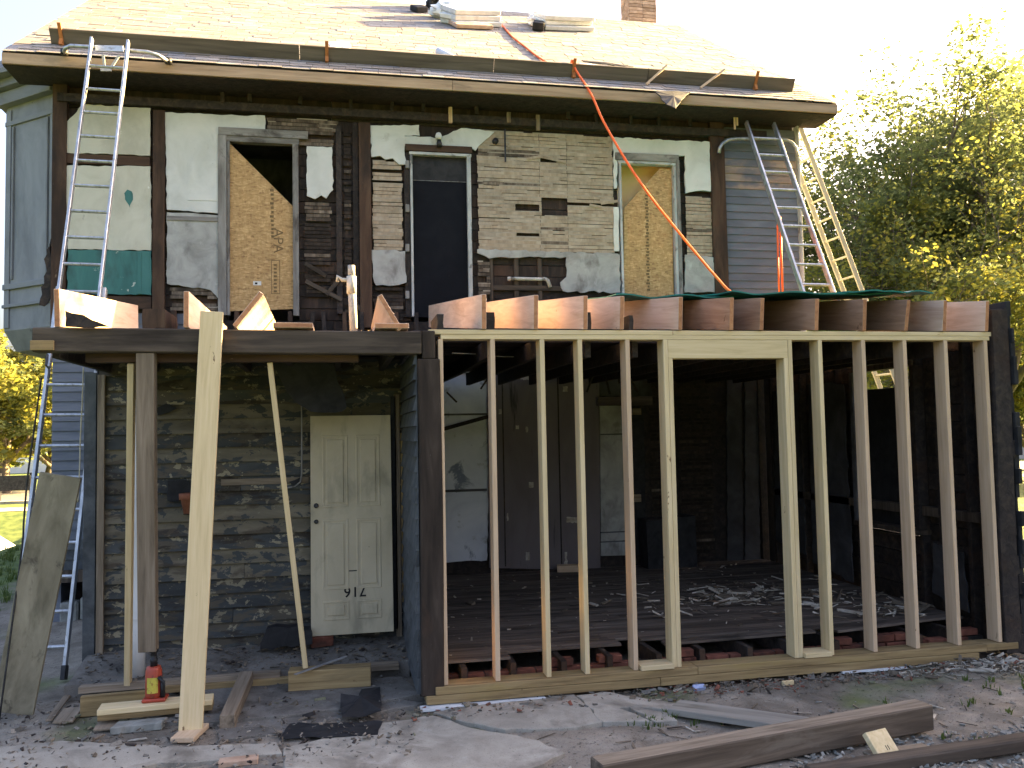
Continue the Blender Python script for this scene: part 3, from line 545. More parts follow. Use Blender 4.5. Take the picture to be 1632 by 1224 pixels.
face_bar('cornice', -.0, zt+.33, FL+.1, zt+.33, .16, .10, BAY); face_bar('cornice', -.0, zt+.47, FL+.15, zt+.47, .10, .18, BAY)
ov = [(Ax, Ay-.25), (Bx-.35, By-.2), (Bx-.35, By+2.1), (Ax, By+2.8)]
zr = zt+.52
mb = MB(); top = [(Ax, By+.1, zr+.75), (Ax, By+.1, zr+.75)]
v = [(p[0], p[1], zr) for p in ov]+[(p[0], p[1], zr+.06) for p in ov]+[(Ax, Ay+.3, zr+.62), (Ax, By+2.0, zr+.62)]
mb.add(v, [(3, 2, 1, 0), (0, 1, 5, 4), (1, 2, 6, 5), (2, 3, 7, 6), (3, 0, 4, 7), (4, 5, 8), (5, 6, 9, 8), (6, 7, 9), (7, 4, 8, 9)]); mb.build('bay_roof', SHING[1], bay)

# --- roof
roof = sub('roof', None, house)
RX0, RX1 = -4.48, 5.87
ux = Vector((1, 0, 0)); us = Vector((0, math.cos(PIT), math.sin(PIT))); un = ux.cross(us)
RM = Matrix((ux, us, un)).transposed().to_4x4(); RM.translation = Vector((RX0, EY, EZ))
def on_roof(x, y):
    d = ray(x, y); o = RM.translation; t = (o-CAM).dot(un)/d.dot(un); return CAM+d*t
mb = MB(); mb.box((0, 0, -.03), (RX1-RX0, SL, -.008), RM); mb.build('roof_deck', CHAR, roof)
RM2 = Matrix.Translation((RX1, 2*RY-EY, EZ)) @ Matrix.Rotation(math.pi, 4, 'Z') @ Matrix.Rotation(PIT, 4, 'X')
mb = MB(); mb.box((0, 0, -.03), (RX1-RX0, SL, 0), RM2); mb.build('rear_roof_slope', SHING[0], roof)
lumber('fascia_board', (RX0, EY+.005, EZ-.085), (.6, EY+.005, EZ-.085), .125, .03, mat('fascia_wood', [(.27, .18, .11), (.40, .28, .18), (.50, .36, .24)], Z1, 16, rough=.85, bump=.2, stains=[((.10, .07, .05), (1, 1, .3), 4, .55, .7, .6)]), roof, xdir=(0, 0, 1))
lumber('fascia_board', (.604, EY+.005, EZ-.085), (RX1, EY+.005, EZ-.085), .125, .03, MATS['fascia_wood'], roof, xdir=(0, 0, 1))
mb = MB(); mb.box((RX0, EY+.02, EZ-.16), (RX1, U+.05, EZ-.14)); mb.build('soffit', CHAR, roof)
for k in range(22):
    x = RX0+.2+k*.475; a = Vector((x, EY+.03, EZ-.10)); b = a+us*1.0; lumber('rafter_tail', a, b, .045, .10, CHAR, roof)
for x in (RX0+.02, RX1-.02):
    a = RM.translation.copy(); a.x = x; a -= un*.09; lumber('rake_board', a, a+us*SL, .03, .15, MATS['fascia_wood'], roof)
EXPO = .143; nrows = int(SL/EXPO); smesh = {}
for mi_, m in enumerate(SHING):
    for wi, wv in enumerate((.20, .27, .33)):
        mb = MB(); mb.box((0, 0, 0), (wv-.006, EXPO*1.25, .004)); b_ = mb.v
        for j in (0, 1, 4, 5): x_, y_, z_ = mb.v[j]; mb.v[j] = (x_, y_, z_+(.008 if j > 3 else .005))
        smesh[(mi_, wi)] = mb.mesh('shingle', m)
far = MB(); cnt = 0; rr = random.Random(4)
for r_ in range(nrows+1):
    x = -rr.uniform(0, .2); s = r_*EXPO-.012
    while x < RX1-RX0:
        wi = rr.randrange(3); wv = (.20, .27, .33)[wi]; mi_ = rr.choice((0, 0, 1, 2, 2, 3)); x0 = max(x, 0); x1 = min(x+wv, RX1-RX0)
        lift = rr.uniform(0, .006)
        if x1-x0 > .05:
            if cnt < 298 and x0 == x and x1 == x+wv:
                o = bpy.data.objects.new('shingle', smesh[(mi_, wi)]); link(o, roof); o.matrix_basis = RM @ Matrix.Translation((x, s, lift)); cnt += 1
            else:
                k = len(far.v); far.box((x0, s, lift), (x1-.006, s+EXPO*1.2, lift+.006), RM, mi_)
        x += wv
far.build('shingles', SHING, roof)['kind'] = 'stuff'
# --- chimney
ch = sub('chimney', None, house); c0 = at_x(1004, 30, 0)
cyy = RY+.5; X0 = at_y(1003, 20, cyy).x; X1 = at_y(1046, 20, cyy).x; zc = RZ-.6
MB().box((X0+.02, cyy+.02, zc-.3), (X1-.02, cyy+.48, zc+2.2)).build('mortar_core', MORTAR, ch)
bm_ = {}; rr = random.Random(9)
for k in range(34):
    z = zc+k*.07
    if z > zc+2.15: break
    for side in range(4):
        L = (X1-X0) if side % 2 == 0 else .5; n = 2
        for j in range(n):
            w_ = L/n; key = (side % 2,)
            if key not in bm_: bm_[key] = MB().box((.004, 0, .005), (w_-.004, .1, .065)).mesh('brick', CHIMB)
            rot = side*math.pi/2; org = [(X0, cyy), (X1, cyy), (X1, cyy+.5), (X0, cyy+.5)][side]
            o = bpy.data.objects.new('brick', bm_[key]); link(o, ch)
            o.matrix_basis = Matrix.Translation((org[0], org[1], z)) @ Matrix.Rotation(rot, 4, 'Z') @ Matrix.Translation((j*w_+(.0 if k % 2 else .0), -.004+rr.uniform(-.004, .004), 0))
MB().box((X0-.12, cyy-.15, RZ-.15), (X1+.1, cyy-.02, RZ+.02)).build('flashing', PAPER, ch)

# ================================================================== THE GROUND-FLOOR ADDITION (front)
PY_, XL, XS, XR = 1.60, -2.93, -.215, 4.96
TOPZ = 2.731
add = thing('rear_addition', 'gutted ground-floor addition with peeling clapboards, charred side wall and blackened room', 'house extension', (1.0, 1.0, GZ))
# peeling clapboard wall in the recess
sw = sub('siding_wall', None, add)
MB().box((XL+.02, PY_+.03, -.1), (XS+.1, PY_+.12, 2.66)).build('wall_backing', CHAR, sw)
z = -.02; i = 0; rr = random.Random(12)
while z < 2.62:
    cuts = [XL+.02]; 
    if rr.random() < .35: cuts.append(rr.uniform(XL+.6, XS-.6))
    cuts.append(XS)
    cream = 1.0 < z < 1.24 or .62 < z < .75 or 1.9 < z < 2.02
    for a, b in zip(cuts, cuts[1:]):
        m = SID_P2 if (cream and rr.random() < .8) or rr.random() < .1 else SID_P
        clapboard(sw, (round(a, 2), PY_+.03), (round(b, 2)-.004, PY_+.03), z, .132, m, t=.034)
    z += .132; i += 1
# torn-off section: band where the boards are missing
pxbox('torn_edge', 352, 762, 492, 772, PY_-.004, .02, W_OLD, sw)
# corner boards at the left edge
lumber('corner_board', (XL-.045, PY_-.0, -.1), (XL-.045, PY_-.0, 2.52), .10, .03, SID_D, sw)
lumber('corner_board', (XL+.05, PY_-.02, -.05), (XL+.05, PY_-.02, 2.5), .06, .03, W_OLD, sw)
# left outside wall of the addition, running back to the house
lwall = sub('left_side_wall', None, add)
MB().box((XL-.0, PY_+.07, -.15), (XL+.08, U-.0, 2.66)).build('wall_backing', CHAR, lwall)
z = -.1
while z < 2.6:
    clapboard(lwall, (XL-.0, U), (XL-.0, PY_+.05), z, .132, SID_D, t=.02, out=(-1, 0)); z += .132
# side wall of the recess
rw = sub('recess_side_wall', None, add)
MB().box((XS+.01, .10, -.1), (XS+.13, PY_+.03, 2.66)).build('wall_backing', CHAR, rw)
z = -.06
while z < 2.6:
    clapboard(rw, (XS+.01, PY_+.02), (XS+.01, .03), z, .120, SID_D, t=.03, out=(-1, 0)); z += .120
lumber('inner_corner_board', (XS-.05, PY_-.02, 0), (XS-.05, PY_-.02, 2.3), .05, .03, W_OLD, rw)
pxbox('upright_strip', 640, 690, 645, 960, PY_-.06, .03, W_PT, rw)
lumber('corner_post', ((XS+.155)/2*0+(-.115), .055, -.07), (-.115, .055, 2.50), .175, .15, W_BLK, rw, bevel=.008, wob=.006)
lumber('corner_post', (-.115, .04, 2.50), (-.115, .04, 2.72), .10, .12, W_BLK, rw, bevel=.008)
# charred right side wall with shingle-clad outside and a window
rs = sub('charred_side_wall', None, add)
WY0, WY1, WZ0, WZ1 = 1.15, 2.15, .85, 2.52
def ybox(name, y0, y1, z0, z1, x0, x1, m, par, bevel=.003): return MB().box((x0, y0, z0), (x1, y1, z1)).build(name, m, par, bevel=bevel)
z = -.1; rr = random.Random(3)
while z < 2.9:
    h = .17
    segs = [(.0, U)] if not (z+h > WZ0 and z < WZ1) else [(.0, WY0), (WY1, U)]
    for a, b in segs:
        aa = a+(rr.uniform(-.03, .03) if a == 0 else 0)
        ybox('sheathing_board', aa, b-.003, z, z+h-.008, XR+.10, XR+.12+rr.uniform(0, .01), CHAR, rs)
    z += h
# outside shingle cladding with a ragged front edge
z = -.12
while z < 2.93:
    y = rr.uniform(-.07, .0)
    MB().box((XR+.125, y, z), (XR+.150+rr.uniform(0, .03), U if not (z+.12 > WZ0 and z < WZ1) else WY0, z+.13)).build('cladding_course', BLACKPAPER, rs, bevel=.004)
    if z+.12 > WZ0 and z < WZ1: MB().box((XR+.125, WY1, z), (XR+.15, U, z+.13)).build('cladding_course', BLACKPAPER, rs, bevel=.004)
    z += .125
for y in (.02, .42, .80, 1.10, 2.17, 2.55, 2.95, 3.35, 3.75, 4.1):
    lumber('wall_stud', (XR+.05, y+.03, -.05), (XR+.05, y+.03, 2.72), .09, .05, CHAR, rs, wob=.006)
lumber('end_stud', (XR+.03, .03, -.1), (XR+.03, .03, 2.93), .16, .10, CHAR, rs, wob=.01)
ybox('window_sill', WY0-.05, WY1+.05, WZ0-.05, WZ0, XR-.06, XR+.16, W_DARKOLD, rs); ybox('window_head', WY0-.02, WY1+.02, WZ1, WZ1+.06, XR-.02, XR+.12, W_DARKOLD, rs)
lumber('window_jamb', (XR+.02, WY1+.03, WZ0), (XR+.02, WY1+.03, WZ1), .12, .06, PANELD, rs); lumber('window_jamb', (XR+.02, WY0-.03, WZ0), (XR+.02, WY0-.03, WZ1), .12, .06, CHAR, rs)
ybox('window_board', WY0, WY1, WZ0, WZ1-.20, XR+.10, XR+.112, BLACKPAPER, rs)
ybox('wall_rail', .15, U, 1.0, 1.09, XR+.0, XR+.1, W_DARKOLD, rs)
for (a, b, z0, z1) in ((2.35, 3.2, .12, 2.45), (3.35, 4.1, .3, 2.4), (.5, 1.0, .15, .75)):
    pts = rough_poly([(a, z0), (b, z0+.1), (b-.05, z1), (a+.04, z1-.05)], .02, .1, seed=int(a*10))
    v = [(XR+.0, p[0], p[1]) for p in pts]+[(XR+.015, p[0], p[1]) for p in pts]; n = len(pts)
    MB().add(v, [tuple(range(n)), tuple(reversed(range(n, 2*n)))]+[(i, (i+1) % n, (i+1) % n+n, i+n) for i in range(n)]).build('plaster_remnant', DARKPL, rs)
# back wall of the burnt room
BY = 4.42
bw = sub('back_wall', None, add)
MB().box((-.05, BY+.06, -.2), (XR+.1, BY+.12, 2.75)).build('wall_backing', CHAR, bw)
B = lambda px, m, t=.03, Y=BY, jit=.008, n='plaster_panel', **k: patch(n, px, Y, t, m, bw, jit, **k)
B([(690, 597), (722, 592), (776, 600), (782, 700), (776, 893), (690, 897)], PLA_B)
B([(776, 594), (955, 592), (957, 905), (900, 908), (780, 905)], PANELB, Y=BY-.03, n='brown_panel', jit=.003)
for x in (803, 892): pxbox('panel_joint', x-1, 596, x+1, 903, BY-.036, .006, CHAR, bw, bevel=.001)
for (a, b, c, d) in ((688, 659, 776, 662), (688, 780, 776, 784)): pxbox('plaster_crack', a, b, c, d, BY-.005, .006, PANELD, bw, bevel=.001)
p_, q_ = at_y(706, 684, BY-.03), at_y(778, 664, BY-.03); lumber('charred_stick', p_, q_, .05, .03, CHAR, bw, xdir=(0, 0, 1))
for i, (x, y, w_, h_) in enumerate(((795, 652, 4, 8), (822, 678, 5, 6), (838, 680, 3, 9), (808, 818, 2, 12), (903, 824, 20, 9), (843, 768, 7, 9), (897, 616, 8, 8), (900, 880, 4, 22), (838, 880, 6, 13), (830, 598, 28, 7))):
    patch('flaked_spot', rect(x, y, x+w_, y+h_), BY-.036, .006, SCRAP, bw, .008, step=.02)
pxbox('door_lintel', 953, 632, 1040, 646, BY-.10, .1, W_DARKOLD, bw); B([(953, 598), (1036, 600), (1040, 632), (955, 632)], PANELD)
B([(956, 646), (998, 647), (1001, 885), (958, 886)], PLA_G, n='grey_door', jit=.001, straight=True)
for y in (691, 847, 862): pxbox('door_groove', 957, y, 1000, y+2, BY-.004, .006, PANELD, bw, bevel=.001)
B([(1006, 650), (1026, 650), (1030, 885), (1010, 885)], BLACKPAPER, n='dark_gap', jit=.002)
for (y0, y1) in ((651, 661), (788, 800)): pxbox('door_block', 1007, y0, 1022, y1, BY-.03, .03, W_OLD, bw)
B([(1030, 830), (1108, 822), (1112, 912), (1034, 914)], BLACKPAPER, Y=BY-.35, t=.3, n='low_cabinet', straight=True)
B([(1158, 600), (1182, 602), (1184, 900), (1160, 905)], DARKPL); B([(1187, 600), (1208, 602), (1212, 905), (1188, 905)], DARKPL)
B([(1110, 586), (1160, 590), (1150, 606), (1050, 603), (1050, 590)], PANELD, Y=BY-.02)
x0, z0, x1, z1 = (lambda a: a)((at_y(1040, 860, BY).x, .14, at_y(1142, 860, BY).x, 2.5)); z = z0; rr = random.Random(5); n_l = 0
lathb = sub('charred_lathwork', None, add)
while z < z1:
    for a, b in ((x0, x0+.38), (x0+.42, x1)):
        if rr.random() > .08:
            lumber('lath', (a+rr.uniform(0, .03), BY+.03+rr.uniform(-.004, .004), z), (b-rr.uniform(0, .04), BY+.03, z+rr.uniform(-.006, .006)), .034, .008, LATHD if rr.random() < .035 else LATHB, lathb, xdir=(0, 0, 1), bevel=0)
    z += .05
for k in range(4):
    x = at_y(1215+k*24, 800, BY).x; lumber('wall_stud', (x, BY+.02, 0), (x, BY+.02, 2.6), .05, .09, CHAR, bw, wob=.005)
x = at_y(725, 596, BY-.05); pp = [at_y(a, b, BY-.06) for a, b in ((700, 594), (760, 592), (768, 596), (775, 612))]; MB().tube(pp, .012, 8).build('cable', PVC, bw, smooth=True)
# ceiling: charred joists and boards of the old flat roof
ce = sub('charred_ceiling', None, add)
rr = random.Random(8)
y = .20
while y < U-.05:
    segs = [(XL, -.1), (-.1, 2.4), (2.4, XR)]
    for a, b in segs:
        if y < 1.0 and a > -1 and rr.random() < .18: continue
        lumber('roof_board', (a+.005, y+.07, 2.70+rr.uniform(0, .006)), (b-.005, y+.07, 2.70+rr.uniform(0, .006)), .018, .136, CHARX, ce, xdir=(0, 0, 1), bevel=.002)
    y += .142
for k in range(20):
    x = XL+.1+k*.405
    if x > XR-.1: break
    if -.30 < x < .05: continue
    lumber('ceiling_joist', (x, .16 if x > -.2 else .16, 2.60), (x, U-.02, 2.60), .05, .15, CHAR, ce, wob=.006)
for (a, b, c, d, Y) in ((722, 556, 770, 541, .6), (790, 556, 828, 543, .9), (1140, 552, 1160, 548, 2)):
    p_, q_ = at_y(a, b, Y), at_y(c, d, Y+.3); p_.z = min(p_.z, 2.60); q_.z = min(q_.z, 2.62); lumber('loose_slat', p_, q_, .03, .008, SCRAP, ce)
# hanging nails/hooks seen against the wall
for (a, b, c, d) in ((712, 625, 728, 641), (766, 620, 776, 605), (935, 625, 948, 592), (972, 628, 965, 600), (1016, 625, 1005, 604)):
    p_, q_ = at_y(a, b, 3.4), at_y(c, d, 3.4); MB().bar(p_, q_, .02, .02).build('hanging_splinter', CHAR, ce)
# floor boards of the burnt room
fl = sub('floor', None, add); FZ = .10
MB().box((-.05, .45, -.25), (XR, BY, -.20)).build('crawl_space_bottom', CHAR, fl)
WFLO = mat('sooty_floor_boards', [(.06, .046, .038), (.11, .086, .07), (.17, .14, .118)], Z1, 14, rough=.75, bump=.5, bdist=.006, stains=[((.012, .01, .009), (1, 1, .3), 4, .5, .68, .8), ((.16, .13, .11), (1, 1, .4), 14, .68, .72, .6)], rnd=.3)
y = .30; rr = random.Random(21)
while y < BY:
    cuts = [-.03, rr.uniform(1, 2), rr.uniform(2.6, 3.8), XR]
    if y < .62:      # broken front edge
        cuts = [-.03, 1.55] if y > .44 else [-.03, .55]
        if y > .3 and rr.random() < .9: cuts = cuts+[1.75, rr.uniform(3.2, 3.6), XR] if y > .55 else cuts
    for a, b in zip(cuts, cuts[1:]):
        if b-a < .3: continue
        lumber('floor_board', (a+.003, y+.045, FZ-.012+rr.uniform(-.003, .003)), (b-.003, y+.045+rr.uniform(-.004, .004), FZ-.012), .022, .086, WFLO, fl, xdir=(0, 0, 1), bevel=.002)
    y += .09
lumber('floor_board', (1.9, .42, FZ-.01), (3.3, .40, FZ+.01), .022, .1, WFLO, fl, xdir=(0, 0, 1)); lumber('floor_board', (3.5, .40, FZ+.0), (4.8, .55, FZ+.02), .022, .12, WFLO, fl, xdir=(0, 0, 1))
for k in range(12):
    x = .15+k*.405; lumber('floor_joist', (x, .17+.06*(k % 2), FZ-.10), (x, 4.2, FZ-.10), .05, .14, CHAR, fl, endmat=W_BROWN, bevel=.004)
DIRTY0 = mat('sooty_mortar', [(.03, .027, .024), (.06, .052, .045)], (1, 1, 1), 9, rough=1, bump=.5, rnd=0)
fb = sub('brick_foundation', None, add); bmesh_ = MB().box((0, 0, 0), (.20, .09, .058)).mesh('brick', BRICK, bevel=.004)
for r_ in range(4):
    x = -.08+(r_ % 2)*.1
    while x < XR-.2:
        if not (r_ == 3 and rr.random() < .55) and not (1.5 < x < 1.75 and r_ > 1):
            o = bpy.data.objects.new('brick', bmesh_); link(o, fb); o.matrix_basis = Matrix.Translation((x+rr.uniform(-.006, .006), .30+rr.uniform(-.01, .01), -.21+r_*.068)) @ Matrix.Rotation(rr.uniform(-.03, .03), 4, 'Z')
        x += .212
MB().box((-.1, .33, -.22), (XR, .38, -.02)).build('mortar', DIRTY0, fb)

# debris on the floor (nobody could count it)
def shards(name, n, area, z, size, mats, seed, label, kindcat, stack=.0, aspect=(3, 10), centers=None, flat=.25):
    r = np.random.default_rng(seed); mb = MB()
    for i in range(n):
        if centers is not None:
            c = centers[r.integers(len(centers))]; x, y = c[0]+r.normal()*c[2], c[1]+r.normal()*c[3]
        else: x, y = r.uniform(area[0], area[1]), r.uniform(area[2], area[3])
        if not (area[0] < x < area[1] and area[2] < y < area[3]): continue
        L = size*r.uniform(.4, 1.6)*(2.2 if r.random() < .06 else 1); w = L/r.uniform(*aspect)
        a = r.uniform(0, 6.283); t = r.normal()*flat; zz = z(x, y) if callable(z) else z
        M = Matrix.Translation((x, y, zz+r.uniform(0, 1)*stack)) @ Matrix.Rotation(a, 4, 'Z') @ Matrix.Rotation(t*.5, 4, 'Y') @ Matrix.Rotation(r.normal()*flat, 4, 'X')
        h = w*r.uniform(.15, .5); k = len(mb.v)
        pts = [(-L/2, -w/2*r.uniform(.3, 1), 0), (L/2, -w/2*r.uniform(.2, 1), 0), (L/2*r.uniform(.7, 1), w/2, 0), (-L/2*r.uniform(.7, 1), w/2*r.uniform(.4, 1), 0)]
        v = [M @ Vector(p) for p in pts]+[M @ (Vector(p)+Vector((0, 0, h))) for p in pts]
        mb.add(v, [(3, 2, 1, 0), (4, 5, 6, 7), (0, 1, 5, 4), (1, 2, 6, 5), (2, 3, 7, 6), (3, 0, 4, 7)], int(r.integers(len(mats))))
    o = mb.build(name, mats); tag(o, label, kindcat, kind='stuff'); return o
shards('floor_debris', 420, (.1, 4.85, .5, 4.2), FZ+.002, .10, [SCRAP, SCRAP, SCRAPD, SCRAPD], 2, 'pale laths and plaster crumbs scattered over the burnt floor', 'debris', .05,
       centers=[(3.2, 1.9, .35, .2), (4.0, 1.5, .5, .25), (4.5, .9, .2, .2), (2.9, 2.0, .5, .5), (3.9, 2.2, .5, .3)], flat=.35)
shards('floor_crumbs', 260, (.0, 4.85, .45, 4.2), FZ+.002, .03, [SCRAP, SCRAPD], 3, 'small light crumbs strewn across the sooty floor boards', 'debris', .0, aspect=(1.2, 3))

def px_on(x, y, z): p = at_z(x, y, z); return p
def block(name, label, cat, a, b, w, h, m, group=None, z=None, xdir=None, bevel=.004, endmat=None):
    """single timber from a to b (centre of its underside), w wide, h high, lying"""
    a, b = Vector(a), Vector(b); up = Vector((0, 0, h/2)); d = (b-a).normalized(); side = d.cross(Vector((0, 0, 1)))
    o = lumber(name, a+up, b+up, w, h, m, None, xdir=side, bevel=bevel, endmat=endmat); return tag(o, label, cat, group)

p_ = px_on(888, 911, FZ); block('timber_offcut', 'short pale offcut of stacked board lying on the burnt floor', 'offcut', (p_.x, p_.y, FZ), (p_.x+.33, p_.y-.08, FZ), .14, .085, W_PINK)
p_ = px_on(1130, 881, FZ); block('timber_offcut', 'short grey board end lying near the back wall lathwork', 'offcut', (p_.x, p_.y, FZ), (p_.x+.10, p_.y+.35, FZ+.05), .13, .02, W_OLD)
p_ = px_on(1192, 887, FZ); block('timber_offcut', 'small pale block standing by the back wall', 'offcut', (p_.x-.04, p_.y, FZ), (p_.x+.05, p_.y, FZ), .04, .11, W_OLD)

# ================================================================== NEW STUD WALL
swl = thing('stud_wall', 'new pale timber stud wall with wide door opening in front of the burnt room', 'wall frame', (2.4, 0, 0))
s16 = .4064; HH = 2.655; SD = .14; SW = .038
X3 = 1.127; X5 = 3.256
studs = [(.0, W_PINK), (s16, W_PINK), (2*s16, W_YEL), (X3, W_YEL), (X3+.4016, W_PINK), (None, None), (X5-.0, W_YEL), (X5+s16, W_PINK), (X5+2*s16, W_PINK), (X5+3*s16, W_PINK), (X5+4*s16, W_PINK)]
for xr, m in studs:
    if xr is None: continue
    lumber('stud', (xr-SW/2, SD/2, 0), (xr-SW/2+random.uniform(-.004, .004), SD/2, HH), SW, SD, m, swl)
ol = at_y(1086.5, 1061, 0).x; orr = at_y(1267, 1047, 0).x
lumber('trimmer_stud', (ol-SW/2, SD/2, 0), (ol-SW/2, SD/2, 2.50), SW, SD, W_YEL, swl)
lumber('king_stud', (ol-SW*1.5-.002, SD/2, 0), (ol-SW*1.5-.002, SD/2, HH), SW, SD, W_YEL, swl)
lumber('trimmer_stud', (orr+SW/2, SD/2, 0), (orr+SW/2, SD/2, 2.50), SW, SD, W_YEL, swl)
lumber('king_stud', (orr+SW*1.5+.002, SD/2, 0), (orr+SW*1.5+.002, SD/2, HH), SW, SD, W_YEL, swl)
lumber('header', (ol-SW, .02, 2.577), (orr+SW, .02, 2.577), .153, .038, W_YEL, swl, xdir=(0, 0, 1))
lumber('header', (ol-SW, .10, 2.577), (orr+SW, .10, 2.577), .153, .038, W_YEL, swl, xdir=(0, 0, 1))
lumber('top_plate', (-.02, SD/2, HH+.019), (X5+4*s16+.02, SD/2, HH+.019), .037, SD, W_YEL, swl, xdir=(0, 0, 1))
lumber('top_plate', (-.115, SD/2-.003, HH+.057), (1.9, SD/2-.003, HH+.057), .037, SD, W_YEL, swl, xdir=(0, 0, 1))
lumber('top_plate', (1.903, SD/2-.002, HH+.057), (X5+4*s16+.06, SD/2-.002, HH+.057), .037, SD, W_YEL, swl, xdir=(0, 0, 1))
a = at_y(1020, 1062, 0).x; lumber('bottom_plate', (a, SD/2-.02, .020), (ol-SW*2, SD/2-.02, .020), .038, SD+.03, W_YEL, swl, xdir=(0, 0, 1))
lumber('bottom_plate', (orr+SW*2+.003, SD/2-.02, .020), (X5-SW-.002, SD/2-.02, .020), .038, SD+.03, W_YEL, swl, xdir=(0, 0, 1))
for i, (a, b, z0, z1) in enumerate(((-.10, 2.02, -.062, -.002), (2.023, 4.70, -.062, -.002), (-.17, 1.70, -.13, -.065), (1.703, 4.62, -.13, -.065))):
    lumber('sill_timber', (a, .065, (z0+z1)/2), (b, .065, (z0+z1)/2), z1-z0, .19, W_PT, swl, xdir=(0, 0, 1), bevel=.004)
lumber('sill_timber', (4.703, .065, -.032), (5.02, .065, -.032), .055, .18, W_PT, swl, xdir=(0, 0, 1))

# ================================================================== RAFTERS resting on plate and beam
FX = lambda x, y=522: at_y(x, y, 0).x
RH = .27; pit = math.tan(rad(7.2)); EOV = -.03
def rafter(i, xr, L=4.3, tilt=0, lbl='', yaw=0, pitch=None, H=RH):
    pt = pit if pitch is None else pitch
    M = Matrix.Translation((xr, EOV, TOPZ+.002)) @ Matrix.Rotation(yaw, 4, 'Z') @ Matrix.Rotation(math.atan(pt), 4, 'X') @ Matrix.Rotation(tilt, 4, 'Y')
    mb = MB(); n = 4
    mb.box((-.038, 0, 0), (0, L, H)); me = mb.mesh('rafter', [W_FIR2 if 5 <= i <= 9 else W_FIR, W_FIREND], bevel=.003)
    for p in me.polygons:
        if p.normal.y < -.9 and p.area > .003: p.material_index = 1
    o = bpy.data.objects.new('rafter', me); COL.objects.link(o); o.matrix_basis = M; reg(o, M)
    return tag(o, lbl, 'rafter', 'rafters laid from the front wall to the house')
# fir grain must run along local y: give rafters their own material
W_FIR.node_tree.nodes  # (scale set below)
for nd in W_FIR.node_tree.nodes:
    if nd.type == 'MAPPING':
        s_ = nd.inputs['Scale'].default_value; nd.inputs['Scale'].default_value = (s_[0], s_[2], s_[1])
rl = [(774, 'new upright rafter above the first studs beside the dark post, first of the upright row'), (856, 'new upright rafter between the second and third stud of the stud wall'),
      (934.7, 'new upright rafter directly over the fourth stud'), (992, 'new upright rafter where the green roof sheet begins'),
      (1085, 'new upright rafter over the left jamb of the wide door opening'), (1166, 'new rafter over the middle of the wide door opening'),
      (1214, 'new rafter over the right end of the door header'), (1301, 'new rafter below the foot of the ladder, just right of the door opening'),
      (1377, 'new rafter with a shaded face beside the beige ladder foot'), (1443, 'leaning rafter at the right end of the green roof sheet'),
      (1503.7, 'second last rafter at the charred end of the wall'), (1571, 'last rafter at the charred right end of the wall')]
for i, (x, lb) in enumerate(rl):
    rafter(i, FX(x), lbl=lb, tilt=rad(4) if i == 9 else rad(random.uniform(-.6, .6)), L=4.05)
rafter(20, FX(98)-.0, L=2.45, pitch=.10, lbl='short new rafter at the far left end of the old beam, below the ladder')
rafter(21, FX(302), L=1.7, pitch=-.03, yaw=rad(-2), lbl='short pale rafter behind the top of the leaning front plank')
rafter(22, FX(378), L=1.5, H=.32, tilt=rad(37), pitch=-.04, lbl='rafter tipped over to the right beside the leaning front plank')
rafter(23, FX(641), L=1.5, H=.31, tilt=rad(-30), pitch=-.04, lbl='rafter tipped over to the left in front of the standpipe')
def flat_board(x0, x1, L, lbl):
    a = FX(x0); b = FX(x1); M = Matrix.Translation((a, EOV-.01, TOPZ+.003)) @ Matrix.Rotation(rad(-.3), 4, 'X')
    mb = MB(); mb.box((0, 0, 0), (b-a, L, .038)); me = mb.mesh('rafter', [W_FIR, W_FIREND], bevel=.003)
    for p in me.polygons:
        if p.normal.y < -.9: p.material_index = 1
    o = bpy.data.objects.new('rafter', me); COL.objects.link(o); o.matrix_basis = M; reg(o, M); tag(o, lbl, 'rafter', 'rafters laid from the front wall to the house')
flat_board(436, 499, 1.6, 'rafter lying flat on the old beam left of the standpipe')
flat_board(597, 651, 1.6, 'rafter lying flat on the old beam next to the stud wall end')
# charred stubs of the old rafters
for i, (x0, x1, y0, lb) in enumerate(((774, 789, 497, 'charred rafter stub just right of the first upright rafter'), (932, 943, 497, 'charred rafter stub over the fourth stud'), (1004, 1010, 502, 'charred rafter stub behind the wall plate near the green sheet'),
                         (1502, 1509, 508, 'charred rafter stub near the right end of the wall'), (697, 708, 500, 'charred rafter stub over the end of the old beam'), (108, 178, 497, 'split charred stub beneath the far left rafter'), (226, 262, 492, 'charred block between the left rafters'))):
    a, b = FX(x0), FX(x1); zt = at_y(x0, y0, .0).z; Ls = .5
    pts = rough_poly([(a, TOPZ+.002), (b, TOPZ+.002), (b, zt), (a, zt)] if i != 5 else [(a, TOPZ+.002), (b, TOPZ+.002), (b-.12, TOPZ+.05), (a+.12, zt-.03), (a, zt)], .008, .05, seed=i)
    o = MB().prism(pts, (.02 if i != 5 else -.06), (Ls if i != 5 else -.035)).build('charred_stub', CHAR if i != 6 else W_BROWN); tag(o, lb, 'charred timber', 'charred stubs of the old roof')
# jumble of burnt debris on the deck at the left
rr = random.Random(31)
def deck_z(x, y): return 2.725
shards('deck_rubble', 120, (-2.8, .1, 2.2, 4.0), lambda x, y: 2.73, .30, [CHAR, W_BROWN, CHARX], 33, 'burnt boards and rubble piled on the old roof deck at the left', 'rubble', .26, aspect=(3, 7), flat=.4)
for k in range(14):
    x = -2.7+k*.22; a = Vector((x, 3.4+rr.uniform(-.3, .4), 2.76)); lumber('wall_stud', (x, U+.0, 2.74), (x+rr.uniform(-.05, .05), U+.0, 3.45), .05, .08, W_BROWN if k % 3 == 0 else CHAR, posts)
